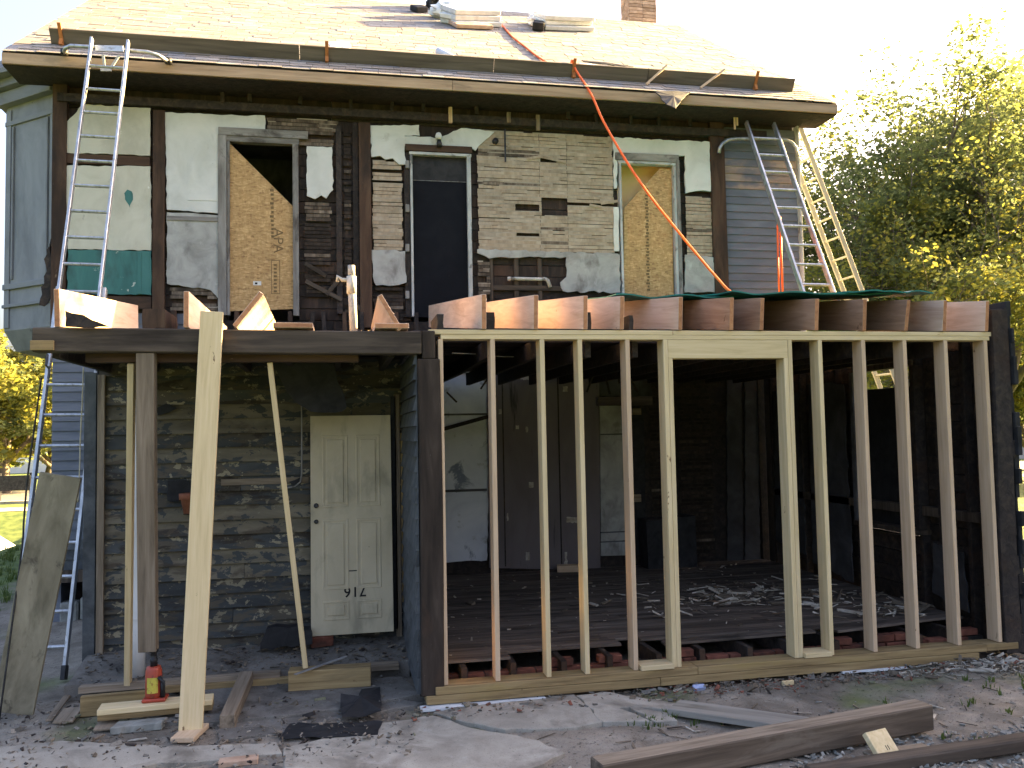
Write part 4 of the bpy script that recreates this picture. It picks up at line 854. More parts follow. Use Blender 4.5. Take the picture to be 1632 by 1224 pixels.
# green roof sheets over the rafters
def sheet(x0, x1, y0, y1, dz, lbl, seed):
    r = random.Random(seed); mb = MB(); nx, ny = 26, 12; base = TOPZ+RH+.006
    top = []
    for k, off in ((0, .012), (1, 0)):
        for j in range(ny+1):
            for i in range(nx+1):
                u, v = i/nx, j/ny; x = x0+(x1-x0)*u; y = y0+(y1-y0)*v+.05*math.sin(u*6+seed)*(1-v)
                zz = base+(y-EOV)*pit+dz+.010+.008*math.sin(u*14+seed)+off + (.02*abs(math.sin(u*9+seed)) if j == 0 else 0)
                mb.v.append((x, y, zz))
    n1 = (nx+1)*(ny+1)
    for j in range(ny):
        for i in range(nx):
            a = j*(nx+1)+i; mb.f.append((a, a+1, a+nx+2, a+nx+1)); mb.f.append((n1+a+nx+1, n1+a+nx+2, n1+a+1, n1+a)); mb.mi += [0, 0]
    ring = [i for i in range(nx+1)]+[j*(nx+1)+nx for j in range(1, ny+1)]+[ny*(nx+1)+i for i in range(nx-1, -1, -1)]+[j*(nx+1) for j in range(ny-1, 0, -1)]
    for a, b in zip(ring, ring[1:]+ring[:1]): mb.f.append((a, n1+a, n1+b, b)); mb.mi.append(0)
    o = mb.build('roof_sheet', TARP); tag(o, lbl, 'roof sheet', 'green roof sheets on the rafters')
sheet(1.62, 3.0, .55, 3.95, .0, 'green roof sheet on the rafters left of the orange cord', 1)
sheet(2.55, 4.1, .16, 3.95, .025, 'green roof sheet on the rafters under the ladder feet', 2)
sheet(3.6, 4.45, .10, 3.95, .05, 'narrow green roof sheet on the rafters at the right end', 3)

# ================================================================== LEFT PORCH RECESS
beam = lumber('porch_beam', (-2.94, .05, 2.640), (-.17, .05, 2.628), .175, .14, W_DARKOLD, None, xdir=(0, 0, 1), bevel=.008, wob=.004); tag(beam, 'long sooty old beam carried by props over the recess', 'beam')
o = lumber('beam_end_block', (-2.945, -.03, 2.60), (-2.79, -.03, 2.60), .07, .02, W_PT, None, xdir=(0, 0, 1)); tag(o, 'pale block nailed to the left end of the old beam', 'block')
o = lumber('under_beam', (-2.62, .16, 2.525), (-.65, .16, 2.525), .07, .10, W_BROWN, None, xdir=(0, 0, 1)); tag(o, 'thin reddish ledger board under the old beam', 'board')
def vert_px(name, lbl, cat, xt, yt, xb, yb, Yt, zb, w, t, m, group=None, Yb=None, zt=None, bevel=.003, **k):
    """upright from its foot (pixel, on height zb) to its head (pixel, at depth Yt)"""
    a = at_z(xb, yb, zb); b = at_y(xt, yt, Yt)
    if zt is not None: b.z = zt
    o = lumber(name, a, b, w, t, m, None, bevel=bevel, **k); return tag(o, lbl, cat, group), a, b
SLAB = -.045
g = 'props under the old beam'
JY = .22; JZ = at_y(243, 1116, JY).z; PZB = at_y(236, 1036, JY).z; print('jack', JZ, PZB)
vert_px('prop', 'slim pale stud standing left of the white porch column', 'prop', 210, 580, 204, 1089, .16, SLAB, .045, .09, W_YEL, g, zt=2.49)
vert_px('prop', 'slim yellow stud leaning in front of the peeling siding near the white door', 'prop', 430, 566, 487, 1064, .16, .055, .04, .035, W_YEL, g, zt=2.49)
oo, a, b = vert_px('prop', 'thick weathered post standing on the red jack', 'prop', 234, 560, 236, 1036, .05, PZB, .125, .11, W_OLD, g, zt=2.551, wob=.004)
JX = at_y(245, 1100, JY).x
# shore plank leaning on the beam front
a = at_z(304, 1163, GZ+.035); b = at_y(338, 497, -.06)
o = lumber('leaning_plank', a, b, .16, .038, W_YEL, None); tag(o, 'clean yellow plank leaning on the front of the old beam', 'plank')
a2 = at_z(306, 1186, GZ+.0)
bb = a-Vector((0, 0, .03)); block('timber_offcut', 'pale offcut under the foot of the leaning yellow plank', 'offcut', (a.x-.03, a.y-.17, GZ+.004), (a.x+.03, a.y+.12, GZ+.004), .16, .036, W_PINK)
# white turned porch column
pc = at_z(216, 1077, SLAB); zc0 = .0; mbq = MB(); R0 = .066
prof = [(R0*1.15, 0), (R0*1.15, .42), (R0*1.0, .45), (R0*1.12, .47), (R0*1.12, .49), (R0*.95, .52), (R0*1.1, .55), (R0*.95, .57), (R0*.9, .85), (R0*1.0, .9), (R0*.9, .93), (R0*.85, 1.15), (R0*1.0, 1.18), (R0*.85, 1.22), (R0*1.02, 1.26), (R0*1.02, 1.29), (R0*.95, 1.33), (R0*.95, 1.6), (R0*.95, 2.3)]
mbq.lathe(prof, (pc.x, pc.y, SLAB), 20); o = mbq.build('porch_column', COLUMN_W, smooth=True); tag(o, 'white turned porch column standing between two props', 'column')
# white door, upside down, leaning on the peeling siding
dn = thing('leaning_door', 'white panelled door standing upside down against the peeling siding', 'door', (-.70, 1.3, .13))
dl, dr = at_y(495.5, 1012, 1.33), at_y(628, 1008, 1.33); dW = dr.x-dl.x; dz0 = .125; dH = 1.985
lean = math.atan2(.17, dH)
DM = Matrix.Translation((dl.x, 1.36, dz0)) @ Matrix.Rotation(-lean, 4, 'X')
def dbox(name, x0, z0, x1, z1, y0, y1, m=DOORW, bevel=.002):
    mb = MB(); mb.box((x0, y0, z0), (x1, y1, z1)); o = bpy.data.objects.new(name, mb.mesh(name, m, bevel=bevel)); link(o, dn); o.matrix_basis = DM; return reg(o, DM)
def ring(mb, x0, z0, x1, z1, w, y0, y1):
    mb.box((x0, y0, z0), (x1, y1, z0+w)); mb.box((x0, y0, z1-w), (x1, y1, z1)); mb.box((x0, y0, z0+w), (x0+w, y1, z1-w)); mb.box((x1-w, y0, z0+w), (x1, y1, z1-w))
dbox('door_slab', 0, 0, dW, dH, 0, .035)
rows = [(.13, .30), (.40, 1.03), (1.14, 1.80)]
fx = lambda px: (px-495)/133*dW
for z0, z1 in rows:
    for xa_, xb_ in ((fx(514), fx(556)), (fx(569), fx(609))):
        mb = MB(); ring(mb, xa_, z0, xb_, z1, .018, -.006, .001); o = bpy.data.objects.new('panel_moulding', mb.mesh('panel_moulding', DOORW, bevel=.0025)); link(o, dn); o.matrix_basis = DM; reg(o, DM)
        dbox('raised_panel', xa_+.04, z0+.04, xb_-.04, z1-.04, -.008, .001, bevel=.004)
for zz, r_ in ((1.16, .022), (1.015, .020)):
    mb = MB(); M_ = DM @ Matrix.Translation((fx(504), -.004, zz)) @ Matrix.Rotation(rad(90), 4, 'X'); mb.lathe([(r_, -.012), (r_, .012), (r_*.7, .02)], n=16); o = bpy.data.objects.new('lock_hole', mb.mesh('lock_hole', STEEL_D)); link(o, dn); o.matrix_basis = M_; reg(o, M_)
dbox('mail_slot', fx(556), .555, fx(571), .565, -.004, .0, STEEL_D, bevel=.001)
M_ = DM @ Matrix.Translation((fx(566), -.0025, .375)) @ Matrix.Rotation(math.pi, 4, 'Y') @ Matrix.Rotation(rad(90), 4, 'X')
c = bpy.data.curves.new('hn', 'FONT'); c.body = '716'; c.size = .125; c.extrude = .002; c.offset = .0015; c.align_x = 'CENTER'; c.align_y = 'CENTER'; c.space_character = 1.12; c.materials.append(INK); o = bpy.data.objects.new('house_number', font_mesh(c, 'house_number')); link(o, dn); o.matrix_basis = M_; reg(o, M_)
# black door gap, hanging tar paper
o = MB().box((dr.x+.004, PY_-.035, .1), (XS-.06, PY_-.01, 2.28)).build('dark_reveal', BLACKPAPER, add)
pts = [(408, 566), (520, 560), (545, 620), (552, 650), (545, 656), (495, 656), (470, 640), (455, 620), (440, 590), (415, 580)]
o = patch('tar_paper', pts, .95, .02, BLACKPAPER, None, .015, step=.08); tag(o, 'black tar paper hanging from the recess ceiling above the white door', 'tar paper')
q = [at_y(x, y, PY_-.05) for x, y in ((481, 575), (481, 700), (481, 755), (479, 768), (470, 775), (455, 778))]; o = MB().tube(q, .008, 8).build('conduit', FRAME_G, smooth=True); tag(o, 'thin grey conduit bending on the siding beside the door', 'conduit')
o = patch('siding_gap', rect(267, 766, 302, 799), PY_-.02, .02, BLACKPAPER, sw, .01); 
o = patch('siding_gap', [(250, 650), (265, 643), (282, 650), (270, 657), (252, 662)], PY_-.02, .02, BLACKPAPER, sw, .012)
o = patch('siding_gap', [(460, 768), (480, 760), (479, 772), (466, 773)], PY_-.02, .02, BLACKPAPER, sw, .006)
q = at_y(303, 818, PY_-.16); mb = MB(); mb.lathe([(.055, 0), (.078, .12), (.092, .125), (.095, .175), (.08, .178), (.07, .13), (.05, .02)], (q.x, q.y, q.z), 24); o = mb.build('terracotta_pot', TERRA, smooth=True); tag(o, 'terracotta flower pot fixed on the peeling siding', 'flower pot')
MB().box((q.x-.07, PY_-.09, q.z-.02), (q.x+.07, PY_, q.z+.01)).build('pot_shelf', W_DARKOLD, add, bevel=.004)
# old porch floor: rubble-covered ledge and its front boards
led = thing('porch_ledge', 'old concrete porch ledge with rotten edge boards and rubble', 'ledge', (-1.5, .6, GZ))
def ledge_top(x, y): return SLAB+.045*noise.noise((x*1.3, y*1.6, 0))*.6+max(0, (y-1.05))*.14 + .012*noise.noise((x*9, y*9, 3))
nx, ny = 120, 60; X0_, X1_, Y0_, Y1_ = XL-.05, XS-.005, .93, PY_+.02; mb = MB()
for j in range(ny+1):
    for i in range(nx+1):
        x = X0_+(X1_-X0_)*i/nx; y = Y0_+(Y1_-Y0_)*j/ny; mb.v.append((x, y+(.025*noise.noise((x*3, 0, 5)) if j == 0 else 0), ledge_top(x, y)))
for j in range(ny):
    for i in range(nx): a = j*(nx+1)+i; mb.f.append((a, a+1, a+nx+2, a+nx+1)); mb.mi.append(0)
k = len(mb.v)
for i in range(nx+1): v = mb.v[i]; mb.v.append((v[0], v[1]+.01, GZ-.1))
for i in range(nx): mb.f.append((i, k+i, k+i+1, i+1)); mb.mi.append(0)
DIRTY = mat('sooty_concrete', [(.11, .10, .088), (.165, .15, .132), (.22, .205, .185)], (1, 1, 1), 3, rough=1, bump=.6, bdist=.015, stains=[((.06, .052, .045), (1, 1, 1), 5, .5, .68, .7), ((.30, .28, .25), (1, 1, 1), 30, .66, .7, .7), ((.06, .05, .042), (1, 1, 1), 90, .58, .64, .7)], rnd=0, offs=False)
mb.build('ledge_body', DIRTY, led, smooth=True)
lumber('edge_board', (-2.85, .88, SLAB-.02), (-1.3, .90, SLAB-.015), .05, .09, W_OLD, led, xdir=(0, 0, 1)); lumber('edge_board', (-2.2, .84, SLAB-.055), (-.9, .86, SLAB-.06), .05, .07, W_PT, led, xdir=(0, 0, 1)); lumber('edge_board', (-.75, .86, SLAB-.0), (-.32, .88, SLAB-.01), .05, .1, W_OLD, led, xdir=(0, 0, 1))
shards('ledge_rubble', 900, (XL, XS-.03, .95, PY_-.03), lambda x, y: ledge_top(x, y), .028, [SCRAPD, DIRTY, SCRAPD, W_OLD, CHAR, DIRTY], 41, 'splinters and stone crumbs on the porch ledge', 'rubble', .02, aspect=(1.3, 5))
p_ = at_z(512, 1028, .03); o = MB().box((-.10, -.05, 0), (.10, .05, .10), Matrix.Translation(p_) @ Matrix.Rotation(.25, 4, 'Z') @ Matrix.Rotation(.2, 4, 'X')).build('loose_brick', BRICK, bevel=.008); tag(o, 'loose red brick in front of the upside-down door', 'brick')
pts = rough_poly([(at_y(x, y, 1.3).x, at_y(x, y, 1.3).z) for x, y in ((425, 1002), (440, 998), (495, 1002), (498, 1026), (415, 1034))], .015, .05, seed=3)
o = MB().prism(pts, 1.28, 1.42).build('burnt_rag', BLACKPAPER); tag(o, 'black burnt lump lying left of the white door', 'burnt scrap')

# ================================================================== JACK
jk = thing('bottle_jack', 'red hydraulic bottle jack with yellow sticker under the weathered post', 'jack', (JX, JY, JZ))
jz = JZ; base = Matrix.Translation((JX, JY, jz)) @ Matrix.Diagonal((1.12, 1.12, (PZB-JZ)/.262, 1)) 
mb = MB(); mb.box((-.065, -.06, 0), (.085, .06, .018)); o = bpy.data.objects.new('base_plate', mb.mesh('base_plate', RED, bevel=.006)); link(o, jk); o.matrix_basis = base; reg(o, base)
mb = MB(); mb.lathe([(.050, .016), (.052, .03), (.052, .155), (.046, .165), (.044, .175), (.03, .178)], n=28); o = bpy.data.objects.new('jack_body', mb.mesh('jack_body', RED, smooth=True)); link(o, jk); o.matrix_basis = base; reg(o, base)
mb = MB(); mb.lathe([(.022, .17), (.022, .20), (.025, .202), (.025, .215), (.020, .217), (.020, .250), (.030, .252), (.030, .262)], n=20); o = bpy.data.objects.new('ram', mb.mesh('ram', STEEL_D, smooth=True)); link(o, jk); o.matrix_basis = base; reg(o, base)
mb = MB(); mb.tube([(.06, -.02, .015), (.06, -.02, .10)], .016, 12); mb.tube([(.035, -.045, .125), (.075, -.05, .10), (.075, -.05, .06)], .008, 8); mb.tube([(.06, -.02, .10), (.05, -.045, .13)], .007, 8); o = bpy.data.objects.new('pump', mb.mesh('pump', STEEL_D, smooth=True)); link(o, jk); o.matrix_basis = base; reg(o, base)
mb = MB(); n = 8
for i in range(n):
    a0 = rad(-130+i*10); a1 = rad(-130+(i+1)*10); r_ = .0528
    mb.add([(r_*math.cos(a0), r_*math.sin(a0), .045), (r_*math.cos(a1), r_*math.sin(a1), .045), (r_*math.cos(a1), r_*math.sin(a1), .125), (r_*math.cos(a0), r_*math.sin(a0), .125)], [(0, 1, 2, 3)])
o = bpy.data.objects.new('sticker', mb.mesh('sticker', YEL)); link(o, jk); o.matrix_basis = base; reg(o, base)
jb = at_z(175, 1140, GZ); 
block('timber_block', 'pale treated block carrying the red jack', 'block', (JX-.36, JY-.06, JZ-.042), (JX+.42, JY-.01, JZ-.042), .17, .04, W_YEL)
block('timber_block', 'second treated timber under the jack block', 'block', (JX-.36, JY-.055, JZ-.084), (JX+.42, JY-.0, JZ-.084), .165, .04, W_PT)
p_ = at_z(146, 1148, GZ); q_ = at_z(229, 1140, GZ); block('timber_block', 'treated timber standing on edge behind the jack block', 'block', (JX-.56, JY+.22, GZ), (JX-.02, JY+.26, GZ), .05, .15, W_PT)
p_ = at_z(192, 1158, GZ); q_ = at_z(271, 1152, GZ); o = MB().slab(rough_poly([(JX-.24, JY-.25), (JX+.10, JY-.22), (JX+.12, JY-.10), (JX-.22, JY-.11)], .006, .05, 2), GZ-.01, GZ+.045).build('stone_block', STONE, bevel=.006); tag(o, 'rough grey stone slab in front of the jack blocks', 'stone')
p_ = at_z(362, 1160, GZ+.01); q_ = at_z(388, 1092, GZ+.05); block('old_timber', 'short weathered timber running from the yard to the porch ledge', 'timber', (p_.x, p_.y, GZ+.0), (q_.x+.02, q_.y+.05, GZ+.05), .105, .10, W_OLD)
p_ = at_z(460, 1104, GZ+.02); q_ = at_z(592, 1097, GZ+.02); block('timber_block', 'thick treated block at the foot of the leaning slim stud', 'block', (p_.x, p_.y+.07, GZ+.03), (q_.x, q_.y+.09, GZ+.03), .15, .155, W_PT, endmat=W_OLD)
p_ = at_z(470, 1075, .045); q_ = at_z(552, 1046, .07); o = lumber('metal_strip', p_, q_, .03, .006, FRAME_G); tag(o, 'thin grey metal strip lying across the thick treated block', 'strip')

# ================================================================== LADDERS
def ladder(name, lbl, a, b, side, width, m, rung_m=None, step=.305, rail=(.028, .07), start=.25, feet=True, ext=None):
    """a foot centre, b head centre, side = direction across the rungs"""
    a, b = Vector(a), Vector(b); ax = (b-a); L = ax.length; ax.normalize(); side = Vector(side); side = (side-ax*side.dot(ax)).normalized()
    root = thing(name, lbl, 'ladder', a, 'aluminium and fibreglass ladders on the house')
    for s in (-1, 1): lumber('rail', a+side*s*width/2, b+side*s*width/2, rail[0], rail[1], m, root, xdir=side)
    t = start
    while t < L-.1:
        p = a+ax*t; MB().tube([p-side*(width/2-.01), p+side*(width/2-.01)], .017, 8).build('rung', rung_m or m, root); t += step
    if feet:
        for s in (-1, 1): lumber('ladder_foot', a+side*s*width/2-ax*.03, a+side*s*width/2+ax*.09, .04, .09, STEEL_D, root, xdir=side)
    return root, ax, side
g0 = at_z(71, 1066, GZ+.02); gR = at_z(102, 1077, GZ+.02); gL = at_z(42, 1062, GZ+.02)
tL, tR = at_y(148, 66, 3.45), at_y(205, 67, 3.45)
foot = (gR+gL)/2; foot = Vector((gR.x-.22, gR.y, GZ+.02)); head = (tL+tR)/2
ax = (head-foot).normalized()
r1, ax, sd_ = ladder('extension_ladder', 'tall aluminium extension ladder at the left reaching the eave with a stand-off', foot, foot+ax*((head-foot).length*.55), (1, 0, 0), .44, ALU)
off = Vector((0, -.05, .02))
n_ = ax.cross(sd_).normalized(); n_ = n_ if n_.y < 0 else -n_
a2, b2 = foot+ax*((head-foot).length*.42)+n_*.075, head+n_*.075*0+n_*.03
for s in (-1, 1): lumber('upper_rail', a2+sd_*s*.19, b2+sd_*s*.19, .026, .065, ALU, r1, xdir=sd_)
t = .2; LL = (b2-a2).length; ax2 = (b2-a2).normalized()
while t < LL-.1:
    p = a2+ax2*t; MB().tube([p-sd_*.18, p+sd_*.18], .017, 8).build('rung', ALU, r1); t += .305
for s in (-1, 1):
    lumber('rail_guide', a2+sd_*s*.205, a2+sd_*s*.205+ax2*.12, .02, .09, STEEL_D, r1, xdir=sd_)
# stand-off at the head
def standoff(root, pts, r, m): MB().tube(pts, r, 10).build('standoff_arm', m, root, smooth=True)
Ys = 3.50
so = [at_y(x, y, Ys+ (.12 if i in (0, 8) else 0)) for i, (x, y) in enumerate(((102, 84), (104, 77), (112, 73), (145, 75), (175, 78), (212, 81), (235, 83), (252, 88), (268, 98)))]
standoff(r1, so, .022, ALU)
for i in (0, 8): MB().tube([so[i]+Vector((0, .01, -.02)), so[i]+Vector((0, .01, .04))], .04, 12).build('rubber_pad', STEEL_D, r1, smooth=True)
p_, q_ = at_y(152, 77, Ys-.03), at_y(197, 78, Ys-.03); lumber('standoff_plate', p_, q_, .07, .02, ALU, r1, xdir=(0, 0, 1))
for (a, b, c, d) in ((164, 87, 167, 110), (190, 88, 174, 112)): lumber('standoff_brace', at_y(a, b, Ys-.04), at_y(c, d, Ys-.04), .028, .012, FRAME_W, r1)
lumber('standoff_brace', at_y(160, 110, Ys-.045), at_y(178, 110, Ys-.045), .05, .012, FRAME_W, r1, xdir=(0, 0, 1))
# ladder leaning on the wall above the addition
tL, tR = at_y(1190, 196, 3.95), at_y(1232, 196, 3.95); wL = tR.x-tL.x
zr = lambda y: TOPZ+RH+.05+(y-EOV)*pit
fL = at_x(1280, 466, tL.x+.0); 
best = None
for k in range(60):
    Yf = 1.5+k*.04; p = at_y(1281, 467, Yf); e = abs(p.z-zr(Yf))
    if best is None or e < best[0]: best = (e, p)
Yf = 2.6; pf = at_y(1283, 467, Yf); qf = at_y(1334, 467, Yf)
fc = Vector(((pf.x+qf.x)/2, Yf, zr(Yf)+.02)); hc = (tL+tR)/2
print('ladder2', fc, hc, wL, qf.x-pf.x)
r2, ax, sd2 = ladder('wall_ladder', 'short aluminium ladder with curved arms leaning on the upper clapboards', fc, hc, (1, 0, 0), (wL+qf.x-pf.x)/2, ALU)
so = [at_y(x, y, 4.08) for x, y in ((1146, 244), (1147, 236), (1151, 229), (1160, 223), (1172, 221), (1240, 221), (1252, 223), (1262, 227), (1269, 236), (1271, 250))]
standoff(r2, so, .024, ALU)
pts = [at_y(x, y, 3.3) for x, y in ((1239, 360), (1240, 420), (1242, 466))]; q2 = [at_y(x, y, 3.3) for x, y in ((1244, 346), (1245, 400), (1247, 466))]
mb = MB(); mb.tube([at_y(1239, 361, 3.3), at_y(1240, 420, 3.3), at_y(1242, 466, 3.2)], .012, 8); mb.tube([at_y(1243.5, 346, 3.3), at_y(1245, 400, 3.3), at_y(1247.5, 466, 3.2)], .013, 8); mb.tube([at_y(1239, 361, 3.3), at_y(1241, 352, 3.3), at_y(1243.5, 346, 3.3)], .012, 8)
o = mb.build('hanging_strap', ORANGE, smooth=True); tag(o, 'orange strap hanging doubled from the rail of the wall ladder', 'strap')
# beige ladder against the right side of the house
Yn = 4.45; near_t = at_y(1272, 196, Yn); near_m = at_y(1374, 466, Yn); near_t.x = max(near_t.x, HX1+.02)
d_ = (near_m-near_t).normalized(); Lt = (near_t.z-GZ)/(-d_.z); nb = near_t+d_*Lt
ladder('beige_ladder', 'beige fibreglass ladder leaning on the right side of the house', nb+Vector((0, .2, 0)), near_t+Vector((0, .2, 0)), (0, 1, 0), .42, FIBER)

# ================================================================== ROOF GEAR
rp = thing('toe_board', 'long grey plank on edge along the eave held by orange roof brackets', 'plank', on_roof(660, 118))
pa, pb = on_roof(55, 73), on_roof(1272, 159)
sA = (on_roof(400, 97)-RM.translation).dot(us); sB = (on_roof(1150, 150)-RM.translation).dot(us); s_p = (sA+sB)/2+.30; print('s_p', s_p)
def rpt(x, s, h=0): return Vector((x, EY, EZ))+us*s+un*h
xs = [RX0+.38, -1.25, 1.2, 3.3, RX1-.42]
for i in range(4): lumber('plank_length', rpt(xs[i]+.004, s_p, .100), rpt(xs[i+1]-.004, s_p, .100), .176, .038, mat('grey_plank_%s' % 'abcd'[i], [(.09, .075, .06), (.15, .125, .10), (.20, .17, .14)], Z1, 14, rough=.9, bump=.3), rp, xdir=un)
for (x, lean_) in ((95, 0), (521, 0), (916, 0), (1207, 0)):
    c_ = on_roof(x, 100).x
    c_ = at_y(x, 90+(x-95)*.045, EY+.3).x
    mb = MB(); mb.bar(rpt(c_, s_p-.03, .012), rpt(c_, s_p-.03, .26), .04, .012); mb.bar(rpt(c_, s_p-.08, .02), rpt(c_, s_p+.12, .02), .04, .01); mb.bar(rpt(c_, s_p-.10, .03), rpt(c_, s_p-.04, .08), .04, .02)
    mb.build('roof_bracket', RUST, rp)
for (a, b, c, d, l) in ((1033, 118, 1045, 150, 'thin pale stick propped on the toe board left of the black felt scrap'), (1119, 123, 1133, 155, 'thin pale stick propped on the toe board near the right end')):
    p1, q1 = on_roof(a, b)+un*.24, on_roof(c, d)+un*.03; p1 = rpt(p1.x, s_p-.025, .25); q1 = rpt(q1.x, s_p-.24, .03)
    o = lumber('stick', p1, q1, .03, .02, W_PINK); tag(o, l, 'stick')
def draped(name, px, m, lbl, cat, h=.03, jit=.01):
    pts = [on_roof(x, y) for x, y in px]; loc = [((p-RM.translation).dot(ux), (p-RM.translation).dot(us)) for p in pts]
    loc = rough_poly(loc, jit, .06, seed=len(px)+int(px[0][0])); n = len(loc)
    v = [RM @ Vector((p[0], p[1], h+.02*noise.noise((p[0]*4, p[1]*4, 2)))) for p in loc]; c = sum(v, Vector())/n+un*.02; v2 = [q-un*.012 for q in v]
    mb = MB(); mb.add(v+[c]+v2, [(i, (i+1) % n, n) for i in range(n)]+[(i, n+1+i, n+1+(i+1) % n, (i+1) % n) for i in range(n)]+[tuple(n+1+i for i in reversed(range(n)))])
    o = mb.build(name, m); return tag(o, lbl, cat)
draped('felt_scrap', [(1044, 148), (1100, 150), (1090, 158), (1076, 176), (1062, 170)], BLACKPAPER, 'dark felt scrap hanging over the eave near the right end', 'roofing felt', .03)
draped('wrapper_strip', [(922, 104), (1008, 112), (1008, 118), (925, 112)], PAPER, 'torn strip of white wrapper lying behind the toe board', 'wrapper')
draped('wrapper_strip', [(926, 101), (1010, 111), (1008, 114), (930, 105)], BLACKPAPER, 'black backing strip lying behind the toe board', 'roofing felt', .05)
draped('felt_patch', [(524, 77), (556, 76), (560, 90), (528, 88)], PAPER, 'loose grey sheet standing behind the toe board near the left bracket', 'sheet', .08)
pp1, pp2 = on_roof(700, 92)+un*.07, on_roof(718, 100)+un*.05
a_, b_ = on_roof(699, 89)+un*.06, on_roof(722, 102)+un*.06; o = MB().tube([a_, b_], .055, 16).build('caulk_tube', COLUMN_W, smooth=True); tag(o, 'pale blue-white roll lying behind the toe board', 'roll')
def bundle(px0, px1, wd, h, m, lbl, name='shingle_bundle', cat='bundle', rot=0, z0=.02, n=3):
    a, b = on_roof(*px0), on_roof(*px1); root = thing(name, lbl, cat, a, 'wrapped bundles near the ridge')
    d = (b-a).normalized(); L = (b-a).length
    up_ = un; sd = up_.cross(d)
    for k in range(n):
        M = Matrix((d, sd, up_)).transposed().to_4x4(); M.translation = a+un*(z0+k*h/n)+sd*random.uniform(-.03, .03)
        mb = MB(); mb.box((0, 0, 0), (L, wd, h/n*.94)); o = bpy.data.objects.new('bundle_layer', mb.mesh('bundle_layer', m if k else m, bevel=.012)); link(o, root); o.matrix_basis = M @ Matrix.Rotation(random.uniform(-.04, .04), 4, 'Z'); 
bundle((725, 44), (798, 45), .55, .26, PAPER, 'white wrapped shingle bundles stacked near the ridge above the cord', n=3)
bundle((727, 47), (785, 49), .5, .07, CHIMB, 'brown shingle bundle at the foot of the white stack', n=1)
bundle((868, 50), (945, 52), .5, .24, PAPER, 'lower stack of white wrapped bundles right of the cord', n=3)
bundle((700, 38), (722, 42), .35, .16, PAPER, 'crumpled white wrapper heap beside the stacked bundles', 'wrapper_heap', 'wrapper', n=2)
bundle((664, 22), (682, 22), .25, .10, BLACKPAPER, 'small dark roll near the ridge left of the bundles', 'dark_roll', 'roll', n=1)
bundle((848, 50), (866, 52), .3, .14, BLACKPAPER, 'small dark wrapper heap left of the lower bundles', 'wrapper_heap', 'wrapper', n=1)
def heap(c, r_, h, m, lbl, seed):
    mb = MB(); rr = random.Random(seed); nu = 9
    bmh = bmesh.new(); bmesh.ops.create_icosphere(bmh, subdivisions=3, radius=1)
    for v in bmh.verts:
        n = noise.noise(v.co*2.3+Vector((seed, 0, 0)))*.5+noise.noise(v.co*5+Vector((seed, 0, 0)))*.25
        v.co = Vector((v.co.x*r_[0], v.co.y*r_[1], v.co.z*h))*(1+n)
    me = bpy.data.meshes.new('crumpled_wrapper'); bmh.to_mesh(me); bmh.free(); me.materials.append(m)
    o = bpy.data.objects.new('crumpled_wrapper', me); COL.objects.link(o); M = RM.copy(); M.translation = c; o.matrix_basis = M; tag(o, lbl, 'wrapper')
heap(on_roof(712, 30)+un*.1, (.28, .2), .16, PAPER, 'crumpled white plastic left of the upper bundle stack', 3)
heap(on_roof(690, 14)+un*.1, (.12, .2), .22, BLACKPAPER, 'black crumpled plastic at the ridge', 5)
heap(on_roof(854, 42)+un*.08, (.14, .3), .12, PAPER, 'small crumpled white plastic beside the lower bundles', 8)
# orange cord
pts = [on_roof(x, y)+un*.025 for x, y in ((798, 40), (815, 60), (835, 76), (855, 92), (880, 107), (905, 114))]
pts += [rpt(at_y(912, 112, EY+.3).x, s_p-.0, .225), rpt(at_y(918, 116, EY+.3).x, s_p-.06, .12)]
pts += [at_y(942, 150, 3.60), at_y(960, 190, 3.4)]
for (x, y), Yc in zip(((985, 235), (1010, 275), (1040, 318), (1075, 362), (1110, 405), (1140, 440), (1168, 467)), (3.2, 3.05, 2.9, 2.75, 2.6, 2.45, 2.3)): pts.append(at_y(x, y, Yc))
pts.append(pts[-1]+Vector((.35, .1, -.005)))
def smooth(pts, n=6):
    out = []
    for i in range(len(pts)-1):
        p0, p1, p2, p3 = pts[max(i-1, 0)], pts[i], pts[i+1], pts[min(i+2, len(pts)-1)]
        for k in range(n):
            t = k/n; out.append(.5*((2*p1)+(-p0+p2)*t+(2*p0-5*p1+4*p2-p3)*t*t+(-p0+3*p1-3*p2+p3)*t**3))
    return out+[pts[-1]]
o = MB().tube(smooth(pts), .015, 8).build('safety_rope', ORANGE, smooth=True); tag(o, 'orange rope running from the ridge over the eave down to the green sheets', 'rope')
# standpipe
sp = thing('standpipe', 'dirty white vent pipe with side branch rising from the old roof deck', 'pipe', at_y(563, 520, 1.2))
b0 = at_y(564, 521, 1.2); t0 = at_y(560, 423, 1.2); MB().tube([b0-Vector((0, 0, .1)), t0-Vector((0, 0, .12))], .036, 16).build('pipe', PVC, sp, smooth=True)
MB().tube([t0-Vector((0, 0, .26)), t0-Vector((0, 0, .10))], .044, 16).build('pipe_coupling', PVC, sp, smooth=True); MB().tube([t0-Vector((0, 0, .10)), t0], .032, 16).build('pipe_end', PLA_G, sp, smooth=True)
zz = at_y(545, 446, 1.2); MB().tube([Vector((t0.x, 1.2, zz.z)), Vector((zz.x, 1.2, zz.z)), Vector((zz.x-.04, 1.2, zz.z+.03)), at_y(538, 449, 1.2)], .018, 12).build('branch_pipe', PVC, sp, smooth=True)

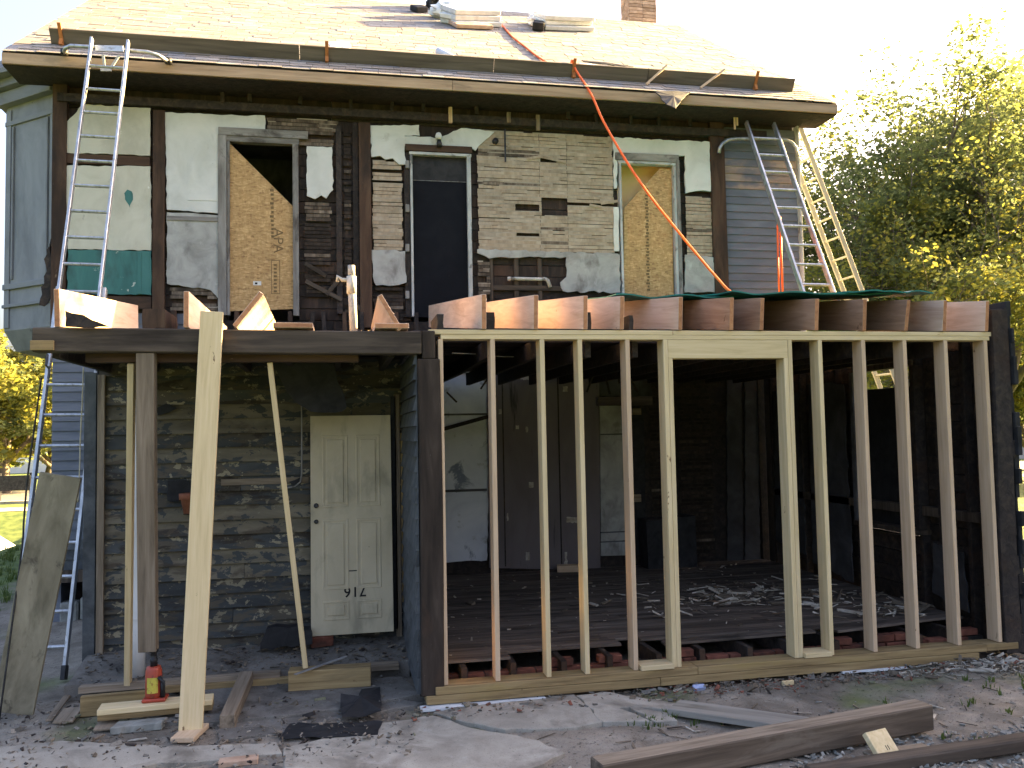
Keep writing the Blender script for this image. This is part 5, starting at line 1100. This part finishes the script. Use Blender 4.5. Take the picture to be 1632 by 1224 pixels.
# ================================================================== GROUND
def grid_axis(a, b, step, far, n=26):
    core = list(np.arange(a, b+1e-6, step)); lo = [a-(far+a)*((i/n)**2.6) for i in range(n, 0, -1)]; hi = [b+(far-b)*((i/n)**2.6) for i in range(1, n+1)]
    return np.array(lo+core+hi)
gx = grid_axis(-6.0, 8.0, .035, 300); gy = grid_axis(-3.2, 1.2, .035, 300)
def gz(x, y):
    d = noise.fractal((x*1.1, y*1.4, .3), 1.0, 2.0, 3)*.018+noise.fractal((x*7, y*8, 1.3), .9, 2.0, 4)*.010
    near = max(0, 1-max(0, abs(x-.8)-6.5)/3)*max(0, 1-max(0, abs(y+.3)-3.5)/2)
    z = GZ-.012+d*near
    if y > -.02 and -.3 < x < 5.2: z = min(z, GZ-.03)
    if x > 3.2: z += .05*min(1, (x-3.2)/2)*max(0, 1-abs(y+.8)/2.5)
    if x < -2.9 and y > -.4: z += -.10*min(1, (-2.9-x))*near
    if not near: z = GZ+.05
    if x < -7: z -= 1.55*min(1, (-7-x)/3)*max(0, min(1, (y-9)/3))*max(0, min(1, (19.5-y)/2.5))
    return z
verts = [(float(x), float(y), gz(float(x), float(y))) for y in gy for x in gx]; NX = len(gx)
faces = [(j*NX+i, j*NX+i+1, (j+1)*NX+i+1, (j+1)*NX+i) for j in range(len(gy)-1) for i in range(NX-1)]
me = bpy.data.meshes.new('ground'); me.from_pydata(verts, [], faces); me.polygons.foreach_set('use_smooth', [True]*len(me.polygons)); me.update()
gm = mat('yard_dirt', [(.15, .125, .098), (.24, .205, .165), (.33, .29, .24)], (1, 1, 1), 2.6, rough=1, bump=.8, bdist=.02, rnd=0, offs=False,
         stains=[((.05, .042, .033), (1, 1, 1), 1.1, .5, .66, .6), ((.26, .24, .21), (1, 1, 1), 26, .64, .68, .7), ((.17, .12, .085), (1, 1, 1), 40, .66, .70, .7), ((.055, .047, .04), (1, 1, 1), 17, .60, .68, .8), ((.07, .058, .046), (1, 1, 1), 105, .56, .62, .65), ((.42, .39, .34), (1, 1, 1), 90, .67, .70, .8)])
nt = gm.node_tree; N, L = nt.nodes, nt.links; b = N['Principled BSDF']; src = b.inputs['Base Color'].links[0].from_socket
tc = N.new('ShaderNodeTexCoord'); sx = N.new('ShaderNodeSeparateXYZ'); L.new(tc.outputs['Object'], sx.inputs[0])
def mth(op, a, b_=None):
    n = N.new('ShaderNodeMath'); n.operation = op
    for i, v in enumerate((a, b_)):
        if v is None: continue
        if isinstance(v, (int, float)): n.inputs[i].default_value = v
        else: L.new(v, n.inputs[i])
    return n.outputs[0]
dx = mth('MAXIMUM', mth('SUBTRACT', mth('ABSOLUTE', mth('SUBTRACT', sx.outputs[0], .9)), 5.6), 0); dy = mth('MAXIMUM', mth('SUBTRACT', mth('ABSOLUTE', mth('SUBTRACT', sx.outputs[1], 2.0)), 5.5), 0)
dd = mth('ADD', dx, dy); nz = N.new('ShaderNodeTexNoise'); nz.inputs['Scale'].default_value = .9; nz.inputs['Detail'].default_value = 8; L.new(tc.outputs['Object'], nz.inputs[0])
msk = mth('ADD', mth('MULTIPLY', dd, .8), mth('MULTIPLY', mth('SUBTRACT', nz.outputs[0], .5), 2.2)); mr = N.new('ShaderNodeMapRange'); mr.clamp = True; L.new(msk, mr.inputs[0]); mr.inputs[1].default_value = .15; mr.inputs[2].default_value = .55
gn = N.new('ShaderNodeTexNoise'); gn.inputs['Scale'].default_value = 5; gn.inputs['Detail'].default_value = 10; L.new(tc.outputs['Object'], gn.inputs[0])
cr = N.new('ShaderNodeValToRGB'); L.new(gn.outputs[0], cr.inputs[0]); cr.color_ramp.elements[0].position = .3; cr.color_ramp.elements[0].color = (.035, .07, .015, 1); cr.color_ramp.elements[1].position = .7; cr.color_ramp.elements[1].color = (.13, .17, .04, 1)
mx = N.new('ShaderNodeMix'); mx.data_type = 'RGBA'; L.new(mr.outputs[0], mx.inputs[0]); L.new(src, mx.inputs[6]); L.new(cr.outputs[0], mx.inputs[7]); L.new(mx.outputs[2], b.inputs['Base Color'])
me.materials.append(gm); ground = bpy.data.objects.new('ground', me); COL.objects.link(ground); ground['kind'] = 'structure'

# broken concrete paving slabs
def slab_piece(px, h, lbl=None, parent=None, m=CONC, seed=0, zb=GZ, jit=.02, name='concrete_piece'):
    pts = [at_z(x, y, zb+h) for x, y in px]; pl = rough_poly([(p.x, p.y) for p in pts], jit, .09, seed)
    return MB().slab(pl, zb-.05, zb+h).build(name, m, parent, bevel=.004)
pv = thing('concrete_path', None, None, (-.2, -.6, GZ)); pv['kind'] = 'structure'
slab_piece([(690, 1135), (760, 1118), (915, 1106), (960, 1150), (900, 1160), (805, 1162), (740, 1150)], .009, parent=pv, seed=1)
slab_piece([(918, 1108), (960, 1102), (1085, 1122), (1070, 1132), (1005, 1126), (985, 1128), (1040, 1150), (962, 1150)], .012, parent=pv, seed=2)
slab_piece([(1000, 1124), (1066, 1136), (1080, 1148), (1045, 1150)], .009, parent=pv, seed=3)
slab_piece([(560, 1160), (690, 1140), (735, 1155), (800, 1168), (860, 1180), (900, 1200), (845, 1224), (780, 1262), (480, 1280), (455, 1225), (452, 1192), (520, 1175)], .011, parent=pv, seed=4)
slab_piece([(345, 1158), (430, 1140), (640, 1112), (675, 1120), (600, 1136), (500, 1152), (440, 1170), (350, 1178)], .006, parent=pv, seed=5, m=DIRTY)
slab_piece([(-60, 1195), (100, 1180), (300, 1190), (440, 1182), (450, 1200), (330, 1212), (250, 1216), (120, 1250), (-80, 1260)], .012, parent=pv, seed=6)
slab_piece([(350, 1215), (440, 1208), (455, 1230), (430, 1270), (330, 1270)], .0, parent=pv, seed=7, m=DIRTY)
# recess apron slab
slab_piece([(300, 1100), (640, 1078), (678, 1105), (540, 1130), (430, 1142), (330, 1150), (250, 1150)], .03, parent=pv, seed=8, m=DIRTY)

# loose timbers in the yard
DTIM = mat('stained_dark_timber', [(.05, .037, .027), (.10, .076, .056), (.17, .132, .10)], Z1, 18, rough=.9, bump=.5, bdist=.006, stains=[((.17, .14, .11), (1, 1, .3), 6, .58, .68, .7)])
p_ = at_z(952, 1268, GZ); q_ = at_z(1488, 1168, GZ)
d_ = (q_-p_); d_.z = 0; d_.normalize(); nrm = Vector((-d_.y, d_.x, 0))
bz = GZ+.0
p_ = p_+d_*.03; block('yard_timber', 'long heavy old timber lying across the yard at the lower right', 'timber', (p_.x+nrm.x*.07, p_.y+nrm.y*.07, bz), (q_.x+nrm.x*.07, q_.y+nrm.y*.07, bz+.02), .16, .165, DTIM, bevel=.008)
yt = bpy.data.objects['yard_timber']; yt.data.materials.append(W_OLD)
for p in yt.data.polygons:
    if abs(p.normal.y) > .8 and (yt.matrix_basis.to_3x3() @ p.normal).z > .6: p.material_index = 1  # top face painted paler, standing in for skylight falling on it
W_GREY = mat('silver_grey_board', [(.16, .145, .12), (.23, .21, .18), (.29, .27, .235)], Z1, 12, rough=.95, bump=.3, stains=[dirt_st])
p_ = at_z(1085, 1138, GZ); q_ = at_z(1262, 1172, GZ); block('yard_timber', 'flat grey weathered board lying on the dirt before the door opening', 'board', (p_.x-.02, p_.y+.08, GZ+.005), (q_.x+.12, q_.y+.03, GZ+.02), .25, .045, W_GREY)
p_ = at_z(1290, 1240, GZ); q_ = at_z(1700, 1185, GZ); block('yard_timber', 'dark rotten timber at the lower right corner', 'timber', (p_.x, p_.y, GZ-.02), (q_.x, q_.y, GZ+.01), .12, .08, W_DARKOLD, bevel=.01)
p_ = at_z(1392, 1212, GZ); oc = thing('timber_offcut', 'cream offcut with two dark marks propped on the yard timber', 'offcut', p_)
OM = Matrix.Translation(at_z(1412, 1208, GZ)+Vector((0, .0, .012))) @ Matrix.Rotation(rad(15), 4, 'Z') @ Matrix.Rotation(rad(48), 4, 'X')
mb = MB(); mb.box((-.09, 0, 0), (.09, .15, .038)); o = bpy.data.objects.new('wood_piece', mb.mesh('wood_piece', W_YEL, bevel=.003)); link(o, oc); o.matrix_basis = OM; reg(o, OM)
mb = MB(); mb.box((.0, .02, .0381), (.006, .05, .0389)); mb.box((.018, .02, .0381), (.024, .05, .0389)); o = bpy.data.objects.new('pencil_marks', mb.mesh('pencil_marks', INK)); link(o, oc); o.matrix_basis = OM; reg(o, OM)
p_ = at_z(1420, 1198, GZ); block('timber_offcut', 'thin grey board end behind the cream offcut', 'offcut', (p_.x-.2, p_.y-.05, GZ+.005), (p_.x+.25, p_.y-.02, GZ+.005), .1, .02, W_OLD)
p_ = at_z(1256, 1088, GZ+.02); block('timber_offcut', 'tiny pale block lying below the sill timber', 'offcut', (p_.x-.05, p_.y, GZ), (p_.x+.05, p_.y+.01, GZ), .03, .035, W_YEL)
p_ = at_z(1113, 1098, GZ); o = MB().box((-.05, -.02, 0), (.05, .02, .03), Matrix.Translation(p_) @ Matrix.Rotation(.1, 4, 'Z') @ Matrix.Rotation(.5, 4, 'X')).build('blue_packet', BLUEP); tag(o, 'small blue and white packet dropped below the sill', 'packet')
p_ = at_z(380, 1218, GZ); block('timber_offcut', 'orange-brown wood scrap at the bottom edge of the yard', 'offcut', (p_.x-.12, p_.y, GZ), (p_.x+.12, p_.y+.01, GZ), .09, .035, CHIMB)
# left leaning wide board
tb = at_y(97, 760, 1.0); fb0 = at_z(20, 1136, GZ+.01); 
tb = at_y(97, 757, .55)
o = lumber('leaning_board', (fb0.x, fb0.y, fb0.z), tb, .295, .038, mat('mouldy_board', [(.15, .132, .09), (.23, .205, .145), (.31, .28, .20)], (1, 1, .3), 6, rough=.9, bump=.2, bdist=.004, stains=[((.10, .09, .06), (1, 1, .5), 3.5, .5, .64, .8), ((.045, .038, .03), (1, 1, .6), 5, .60, .68, .85)], rnd=0), None); tag(o, 'wide mouldy board leaning on the long ladder at the left', 'board')
# tar paper scraps
def paper(px, lbl, h=.012, m=BLACKPAPER, z=GZ+.015, seed=1):
    pts = [at_z(x, y, z) for x, y in px]; pl = rough_poly([(p.x, p.y) for p in pts], .008, .08, seed); n = len(pl)
    mb = MB(); c = (sum(p[0] for p in pl)/n, sum(p[1] for p in pl)/n)
    v = [(p[0], p[1], z+h*abs(noise.noise((p[0]*5, p[1]*5, seed)))*2.5) for p in pl]
    mb.add(v+[(c[0], c[1], z+h)]+[(a, b_, c_-.005) for a, b_, c_ in v], [(i, (i+1) % n, n) for i in range(n)]+[(i, n+1+i, n+1+(i+1) % n, (i+1) % n) for i in range(n)]+[tuple(n+1+i for i in reversed(range(n)))])
    o = mb.build('roofing_felt_scrap', m); tag(o, lbl, 'felt scrap'); return o
paper([(462, 1155), (610, 1151), (602, 1170), (520, 1176), (445, 1178)], 'long black felt scrap lying flat on the broken concrete', seed=1)
paper([(543, 1110), (572, 1118), (576, 1103), (606, 1098), (608, 1138), (580, 1142), (545, 1147)], 'angular black felt scrap folded at the slab corner', h=.05, z=GZ+.04, seed=2)
# white sheeting poking from under the sill
o = MB().slab(rough_poly([(-.22, -.10), (.05, -.09), (.75, -.06), (.75, .0), (-.22, .0)], .012, .08, 5), GZ-.005, GZ+.012).build('plastic_strip', PAPER); tag(o, 'white plastic strip under the left end of the sill', 'plastic sheet')
o = MB().slab(rough_poly([(3.3, -.045), (3.9, -.05), (3.9, .0), (3.3, .0)], .012, .08, 6), GZ+.005, GZ+.02).build('plastic_strip', PAPER); tag(o, 'white plastic strip under the right end of the sill', 'plastic sheet')
# boards at the left foot of the porch
for i, (a, b, c, d, lb) in enumerate(((78, 1150, 143, 1062, 'thin weathered slat angled towards the porch corner'), (100, 1153, 118, 1130, 'small grey roof slate lying left of the jack'), (165, 1165, 178, 1142, 'grey wood chip lying before the jack blocks'))):
    p_, q_ = at_z(a, b, GZ+.01), at_z(c, d, GZ+.03); block('weathered_slat', lb, 'slat', p_, q_, .05 if i == 0 else .14, .015, W_OLD)
# black cable at the left
pts = [at_y(x, y, .6) for x, y in ((66, 602), (55, 680), (44, 760), (38, 830), (33, 890))]; o = MB().tube(smooth(pts+[Vector((pts[-1].x-.1, .5, GZ))]), .008, 6).build('hanging_cable', STEEL_D, smooth=True); tag(o, 'thin black cable hanging at the left edge beside the ladder', 'cable')
q = [at_y(x, y, 1.25) for x, y in ((133, 585), (131, 640), (128, 700), (127, 745), (124, 800))]; o = MB().tube(smooth(q), .006, 6).build('thin_cord', FIBER, smooth=True); tag(o, 'thin tan cord hanging from the beam beside the long ladder', 'cord')
#
# rubble and litter
def gzz(x, y): return gz(x, y)+.004
shards('yard_litter', 6500, (-4.6, 6.2, -2.6, -.02), gzz, .014, [W_OLD, gm, gm, STONE, gm, gm], 51, 'stone chips and splinters littering the yard', 'litter', .004, aspect=(1.2, 4), flat=.5)
shards('wood_splinters', 420, (-4.6, 6.2, -2.6, -.05), gzz, .11, [SCRAPD, W_OLD, SCRAP, CHAR], 52, 'dark bark and lath splinters scattered in the yard', 'litter', .01, aspect=(5, 14), flat=.2)
shards('splinter_pile', 420, (3.2, 5.6, -.8, .02), gzz, .07, [SCRAP, SCRAP, SCRAPD], 53, 'pale splinter pile at the right corner of the sill', 'splinters', .03, aspect=(3, 9), centers=[(4.3, -.20, .4, .1), (4.75, -.3, .2, .14)], flat=.4)
shards('sill_rubble', 1100, (-.3, 5.0, -.35, .0), gzz, .028, [SCRAPD, gm, SCRAPD, DIRTY, BRICK], 54, 'rubble line along the foot of the sill timbers', 'rubble', .03, aspect=(1.1, 3), flat=.6)
shards('left_rubble', 2600, (-4.8, -.3, -1.0, .92), gzz, .026, [SCRAPD, gm, DIRTY, CHAR, gm], 55, 'dark rubble at the foot of the ladder', 'rubble', .04, aspect=(1.1, 4), flat=.6)
shards('gravel', 1500, (1.9, 4.6, -2.4, -1.45), gzz, .022, [STONE, SCRAP], 56, 'pale gravel below the long yard timber', 'gravel', .01, aspect=(1.0, 1.6), flat=.6)
# white junk beyond the right end
for i in range(4):
    a = at_y(1614+i*4, 990+i*10, 1.0+.2*i); o = lumber('white_batten', (a.x+.02, 1.0+.2*i, GZ+.05), (a.x+.9, .9+.2*i, GZ+.02+.05*i), .08, .02, COLUMN_W, None, xdir=(0, 1, 0)); tag(o, ['topmost', 'second', 'third', 'lowest'][i]+' white batten in the pile behind the right end of the charred wall', 'batten', 'white battens piled behind the charred wall')

# ================================================================== GRASS TUFTS
def tufts(name, pts, lbl, hgt=.09, per=14, seed=3, m=GRASSB):
    r = np.random.default_rng(seed); V = []; Fc = []
    for (x, y) in pts:
        for k in range(per):
            a = r.uniform(0, 6.28); d = r.uniform(0, .05); h = hgt*r.uniform(.4, 1.3); w = .004+.004*r.random()
            bx, by = x+d*math.cos(a), y+d*math.sin(a); z0 = gz(bx, by) if abs(bx) < 9 and abs(by) < 6 else GZ+.05
            lx, ly = math.cos(a)*h*r.uniform(.1, .8), math.sin(a)*h*r.uniform(.1, .8); n = len(V); px_, py_ = -math.sin(a)*w, math.cos(a)*w
            V += [(bx-px_, by-py_, z0-.01), (bx+px_, by+py_, z0-.01), (bx+lx*.5+px_*.7, by+ly*.5+py_*.7, z0+h*.7), (bx+lx*.5-px_*.7, by+ly*.5-py_*.7, z0+h*.7), (bx+lx, by+ly, z0+h)]
            Fc += [(n, n+1, n+2, n+3), (n+3, n+2, n+4)]
    me = bpy.data.meshes.new(name); me.from_pydata(V, [], Fc); me.materials.append(m); o = bpy.data.objects.new(name, me); COL.objects.link(o); tag(o, lbl, 'grass', kind='stuff'); return o
r = np.random.default_rng(6)
P_ = [(float(4.6+r.normal()*.55), float(-.75+r.normal()*.14)) for _ in range(28)]+[(float(1.6+r.normal()*.2), float(-.75+r.normal()*.12)) for _ in range(16)]+[(float(4.4+r.normal()*.5), float(-1.4+r.normal()*.12)) for _ in range(14)]
tufts('weeds', P_, 'short weeds sprouting in the dirt at the right', .045, per=10)
P_ = [(float(x), float(y)) for x, y in zip(r.uniform(-9, -4.7, 900), r.uniform(2.0, 12, 900))]+[(float(x), float(y)) for x, y in zip(r.uniform(5.8, 11, 1100), r.uniform(.5, 12, 1100))]
tufts('lawn_grass', P_, 'lawn grass growing beside the house', .10, per=9, seed=9)

# ================================================================== BACKGROUND
def flat_strip(name, px, z, m, kind='structure'):
    pts = [at_z(x, y, z) for x, y in px]; me = bpy.data.meshes.new(name); me.from_pydata([tuple(p) for p in pts], [], [tuple(range(len(pts)))]); me.materials.append(m); o = bpy.data.objects.new(name, me); COL.objects.link(o); o['kind'] = kind; return o
ROAD = mat('road_asphalt', [(.10, .10, .10), (.16, .16, .155)], (1, 1, 1), 4, rough=.95, bump=.1, rnd=0, offs=False)
MB().add([(-120, 24.0, GZ+.06), (120, 24.0, GZ+.06), (120, 31.5, GZ+.06), (-120, 31.5, GZ+.06)], [(0, 1, 2, 3)]).build('road', ROAD)['kind'] = 'structure'
MB().box((-120, 23.7, GZ-.05), (120, 23.98, GZ+.14)).build('kerb', CONC)['kind'] = 'structure'
MB().add([(-120, 20.5, GZ+.064), (120, 20.5, GZ+.064), (120, 22.0, GZ+.064), (-120, 22.0, GZ+.064)], [(0, 1, 2, 3)]).build('pavement', CONC)['kind'] = 'structure'
# car in the street at the left
def car(cx_, cy_, lbl, L=4.4):
    root = thing('parked_car', lbl, 'car', (cx_, cy_, GZ-1.5)); prof = [(-L/2, .35), (-L/2, .75), (-L/2+.25, .85), (-.95, .93), (-.45, 1.38), (1.0, 1.42), (1.6, 1.0), (L/2-.05, .92), (L/2, .6), (L/2, .35)]
    mb = MB(); mb.prism([(p[0], p[1]) for p in prof], -.85, .85); M = Matrix.Translation((cx_, cy_, GZ-1.5)); o = bpy.data.objects.new('body', mb.mesh('body', CARW, bevel=.04)); link(o, root); o.matrix_basis = M; reg(o, M)
    mb = MB(); mb.prism([(-.80, .97), (-.42, 1.33), (.95, 1.36), (1.42, 1.0)], -.88, -.86); o = bpy.data.objects.new('side_window', mb.mesh('side_window', GLASS)); link(o, root); o.matrix_basis = M; reg(o, M)
    for x in (-1.35, 1.35):
        for y in (-.80, .80):
            mb = MB(); mb.tube([(x, y-.1, .33), (x, y+.1, .33)], .33, 20); o = bpy.data.objects.new('wheel', mb.mesh('wheel', BLACKPAPER)); link(o, root); o.matrix_basis = M; wo = reg(o, M)
            mb = MB(); mb.tube([(x, y-.11, .33), (x, y+.11, .33)], .2, 16); o2 = bpy.data.objects.new('rim', mb.mesh('rim', ALU)); link(o2, wo); o2.matrix_basis = M; reg(o2, M)
pcar = at_y(-10, 850, 14.5); car(pcar.x-1.2, pcar.y, 'white car parked on the grass at the far left')
# street sign board / bench at left
q = at_z(22, 800, GZ+.06); bs = thing('notice_board', 'dark board on two posts beside the street', 'sign board', q)
lumber('board', (q.x-.45, q.y, q.z+.62), (q.x+.5, q.y, q.z+.62), .5, .06, STEEL_D, bs, xdir=(0, 0, 1)); 
for dx_ in (-.45, .5): lumber('post', (q.x+dx_, q.y+.04, q.z), (q.x+dx_, q.y+.04, q.z+.95), .08, .08, STEEL_D, bs)
def building(cx0, cx1, y0, y1, h, m, lbl, wins=(), name='far_building', roofm=None):
    root = thing(name, lbl, 'building', ((cx0+cx1)/2, y0, GZ+.05)); MB().box((cx0, y0, GZ-.1), (cx1, y1, h)).build('wall', m, root)
    rf = MB(); ym = (y0+y1)/2; rf.add([(cx0-.3, y0-.3, h), (cx1+.3, y0-.3, h), (cx1+.3, y1+.3, h), (cx0-.3, y1+.3, h), (cx0-.3, ym, h+1.6), (cx1+.3, ym, h+1.6)], [(0, 1, 5, 4), (2, 3, 4, 5), (0, 4, 3), (1, 2, 5), (3, 2, 1, 0)]); rf.build('roof', roofm or SHING[0], root)
    for (a, b, c, d) in wins:
        f = MB().box((a, y0-.05, b), (c, y0+.02, d)).build('window', FRAME_W, root); MB().box((a+.08, y0-.06, b+.08), (c-.08, y0-.045, d-.08)).build('pane', GLASS, f)
L0 = at_y(-60, 780, 52).x; L1 = at_y(84, 780, 52).x
building(L0-6, L1+4, 52, 60, 2.7, BLDGW, 'low white building across the street at the far left', [(L0+1.5, .9, L0+3.2, 2.1), (L0-3, .9, L0-1.2, 2.1)])
R0_ = at_y(1596, 700, 34).x; building(R0_-1, R0_+14, 34, 44, 2.9, BLDG, 'grey metal building across the street at the far right', [(R0_+2, .9, R0_+4, 2.2)])

# ================================================================== TREES
def leaf_tree(label, x, y, h, spread, seed, nleaf, lsize, m1, m2, frac2, crown0=.25, trunk_r=.2, group=None, name='broadleaf_tree', flat=1.0):
    rg = np.random.default_rng(seed); rr = random.Random(seed)
    root = thing(name, label, 'tree', (x, y, GZ+.03), group); wood = MB(); tips = []
    def branch(p, d, L, r0, lev):
        n = 5 if lev < 2 else 3; pts = [p.copy()]; q = p.copy(); dd = d.copy()
        for i in range(n):
            dd = (dd+Vector((rr.gauss(0, .16), rr.gauss(0, .16), rr.gauss(.04, .1)))).normalized(); q = q+dd*(L/n); pts.append(q.copy())
        wood.tube(pts, [max(r0*(1-.75*i/n), .006) for i in range(n+1)], 7 if lev < 2 else 4, cap=False)
        if lev >= 3 or L < .35:
            tips.append((pts[-1], L)); tips.append((pts[len(pts)//2], L)); return
        k = (5, 5, 4)[lev] if lev < 3 else 3
        for j in range(k):
            t = rr.uniform(.35, 1) if j < k-1 else 1; bi = pts[min(n, int(t*n))]
            a = rr.uniform(0, 6.283); sp_ = rr.uniform(.5, 1.05)
            side = (dd.orthogonal().normalized()); side = (Matrix.Rotation(a, 3, dd) @ side)
            nd = (dd*math.cos(sp_)+side*math.sin(sp_)*spread).normalized(); nd.z *= flat; nd.normalize()
            branch(bi, nd, L*rr.uniform(.52, .72), r0*.5, lev+1)
    trunk_h = h*crown0; base = Vector((x, y, GZ-.1)); tp = [base, base+Vector((rr.uniform(-.1, .1), rr.uniform(-.1, .1), trunk_h*.5)), base+Vector((rr.uniform(-.2, .2), rr.uniform(-.2, .2), trunk_h))]
    wood.tube(tp, [trunk_r*1.25, trunk_r, trunk_r*.85], 10)
    for j in range(6):
        a = j*1.05+rr.uniform(-.3, .3); up_ = rr.uniform(.75, 2.0) if j < 5 else 6
        branch(tp[-1]-Vector((0, 0, trunk_h*rr.uniform(0, .3))), Vector((math.cos(a)*spread, math.sin(a)*spread, up_*flat)).normalized(), h*(.42 if j < 5 else .46)*rr.uniform(.85, 1.1), trunk_r*.55, 0)
    wood.build('trunk', BARK, root, smooth=True)
    T = np.array([tuple(t[0]) for t in tips]); R_ = np.array([max(.30, t[1]*.55) for t in tips])
    idx = rg.integers(len(T), size=nleaf); cl = rg.normal(size=(nleaf, 3)); cl /= np.linalg.norm(cl, axis=1)[:, None]; cl *= (rg.random(nleaf)**.5)[:, None]
    C_ = T[idx]+cl*R_[idx][:, None]*np.array([1, 1, .65]); 
    ok = C_[:, 2] > .8; C_ = C_[ok]; nleaf = len(C_)
    a = rg.normal(size=(nleaf, 3)); a[:, 2] *= .5; a /= np.linalg.norm(a, axis=1)[:, None]; b_ = np.cross(a, rg.normal(size=(nleaf, 3))); b_ /= np.linalg.norm(b_, axis=1)[:, None]
    s = (lsize*rg.uniform(.6, 1.4, nleaf))[:, None]
    V = np.empty((nleaf, 4, 3)); V[:, 0] = C_-a*s; V[:, 1] = C_+b_*s*.55; V[:, 2] = C_+a*s; V[:, 3] = C_-b_*s*.55
    me = bpy.data.meshes.new('crown'); me.vertices.add(nleaf*4); me.vertices.foreach_set('co', V.reshape(-1)); me.loops.add(nleaf*4); me.loops.foreach_set('vertex_index', np.arange(nleaf*4)); me.polygons.add(nleaf); me.polygons.foreach_set('loop_start', np.arange(0, nleaf*4, 4)); me.polygons.foreach_set('loop_total', np.full(nleaf, 4))
    mi = (rg.random(len(T)) < frac2)[idx[ok]].astype(int); me.materials.append(m1); me.materials.append(m2); me.polygons.foreach_set('material_index', mi); me.update(); me.validate()
    o = bpy.data.objects.new('crown', me); link(o, root); print('crown', label[:20], C_.min(0).round(1), C_.max(0).round(1))
    return root
def tx(px, Y): return at_y(px, 650, Y).x
leaf_tree('tallest broad green tree at the right, rising highest beside the frame edge', tx(1590, 15), 15, 13.6, .8, 11, 74000, .075, LEAF_A, LEAF_B, .12, .22, .24)
leaf_tree('broad green tree behind the house corner and the beige ladder', tx(1400, 17), 17, 12.0, .75, 12, 60000, .075, LEAF_A, LEAF_B, .06, .2, .22)
leaf_tree('smaller yellow-green tree in front of the tall ones at the right', tx(1475, 12.5), 12.5, 7.4, .75, 13, 26000, .065, LEAF_B, LEAF_A, .45, .25, .12)
leaf_tree('dark bushy tree filling in behind the right group', tx(1500, 26), 26, 8, 1.1, 14, 42000, .09, LEAF_A, LEAF_B, .1, .12, .2)
leaf_tree('low bushy tree behind the charred wall at the right', tx(1640, 19), 19, 9.0, 1.1, 15, 44000, .09, LEAF_B, LEAF_A, .5, .12, .2)
leaf_tree('tree beyond the beige ladder foot', tx(1310, 24), 26, 8.5, 1.0, 19, 36000, .09, LEAF_A, LEAF_B, .2, .12, .2)
leaf_tree('sunlit yellow tree across the lawn at the left edge', tx(10, 30), 30, 6.9, 1.1, 16, 30000, .12, LEAF_B, LEAF_A, .25, .2, .2)
leaf_tree('greener sunlit tree beside the ladder at the left', tx(78, 34), 34, 6.6, 1.0, 17, 26000, .12, LEAF_A, LEAF_B, .5, .2, .18)
leaf_tree('yellow tree beyond the left frame edge', tx(-60, 32), 32, 6.8, 1.1, 18, 20000, .12, LEAF_B, LEAF_A, .2, .2, .2)

leaf_tree('wide dense tree right of the yard, beyond the frame, whose shade covers the yard', 15.5, -2.5, 12.5, .7, 31, 80000, .24, LEAF_A, LEAF_B, .2, .1, .3)
leaf_tree('wide dense tree right of the house, beyond the frame, whose shade covers the front wall', 19, -.5, 12.5, .7, 32, 70000, .24, LEAF_A, LEAF_B, .2, .1, .3)
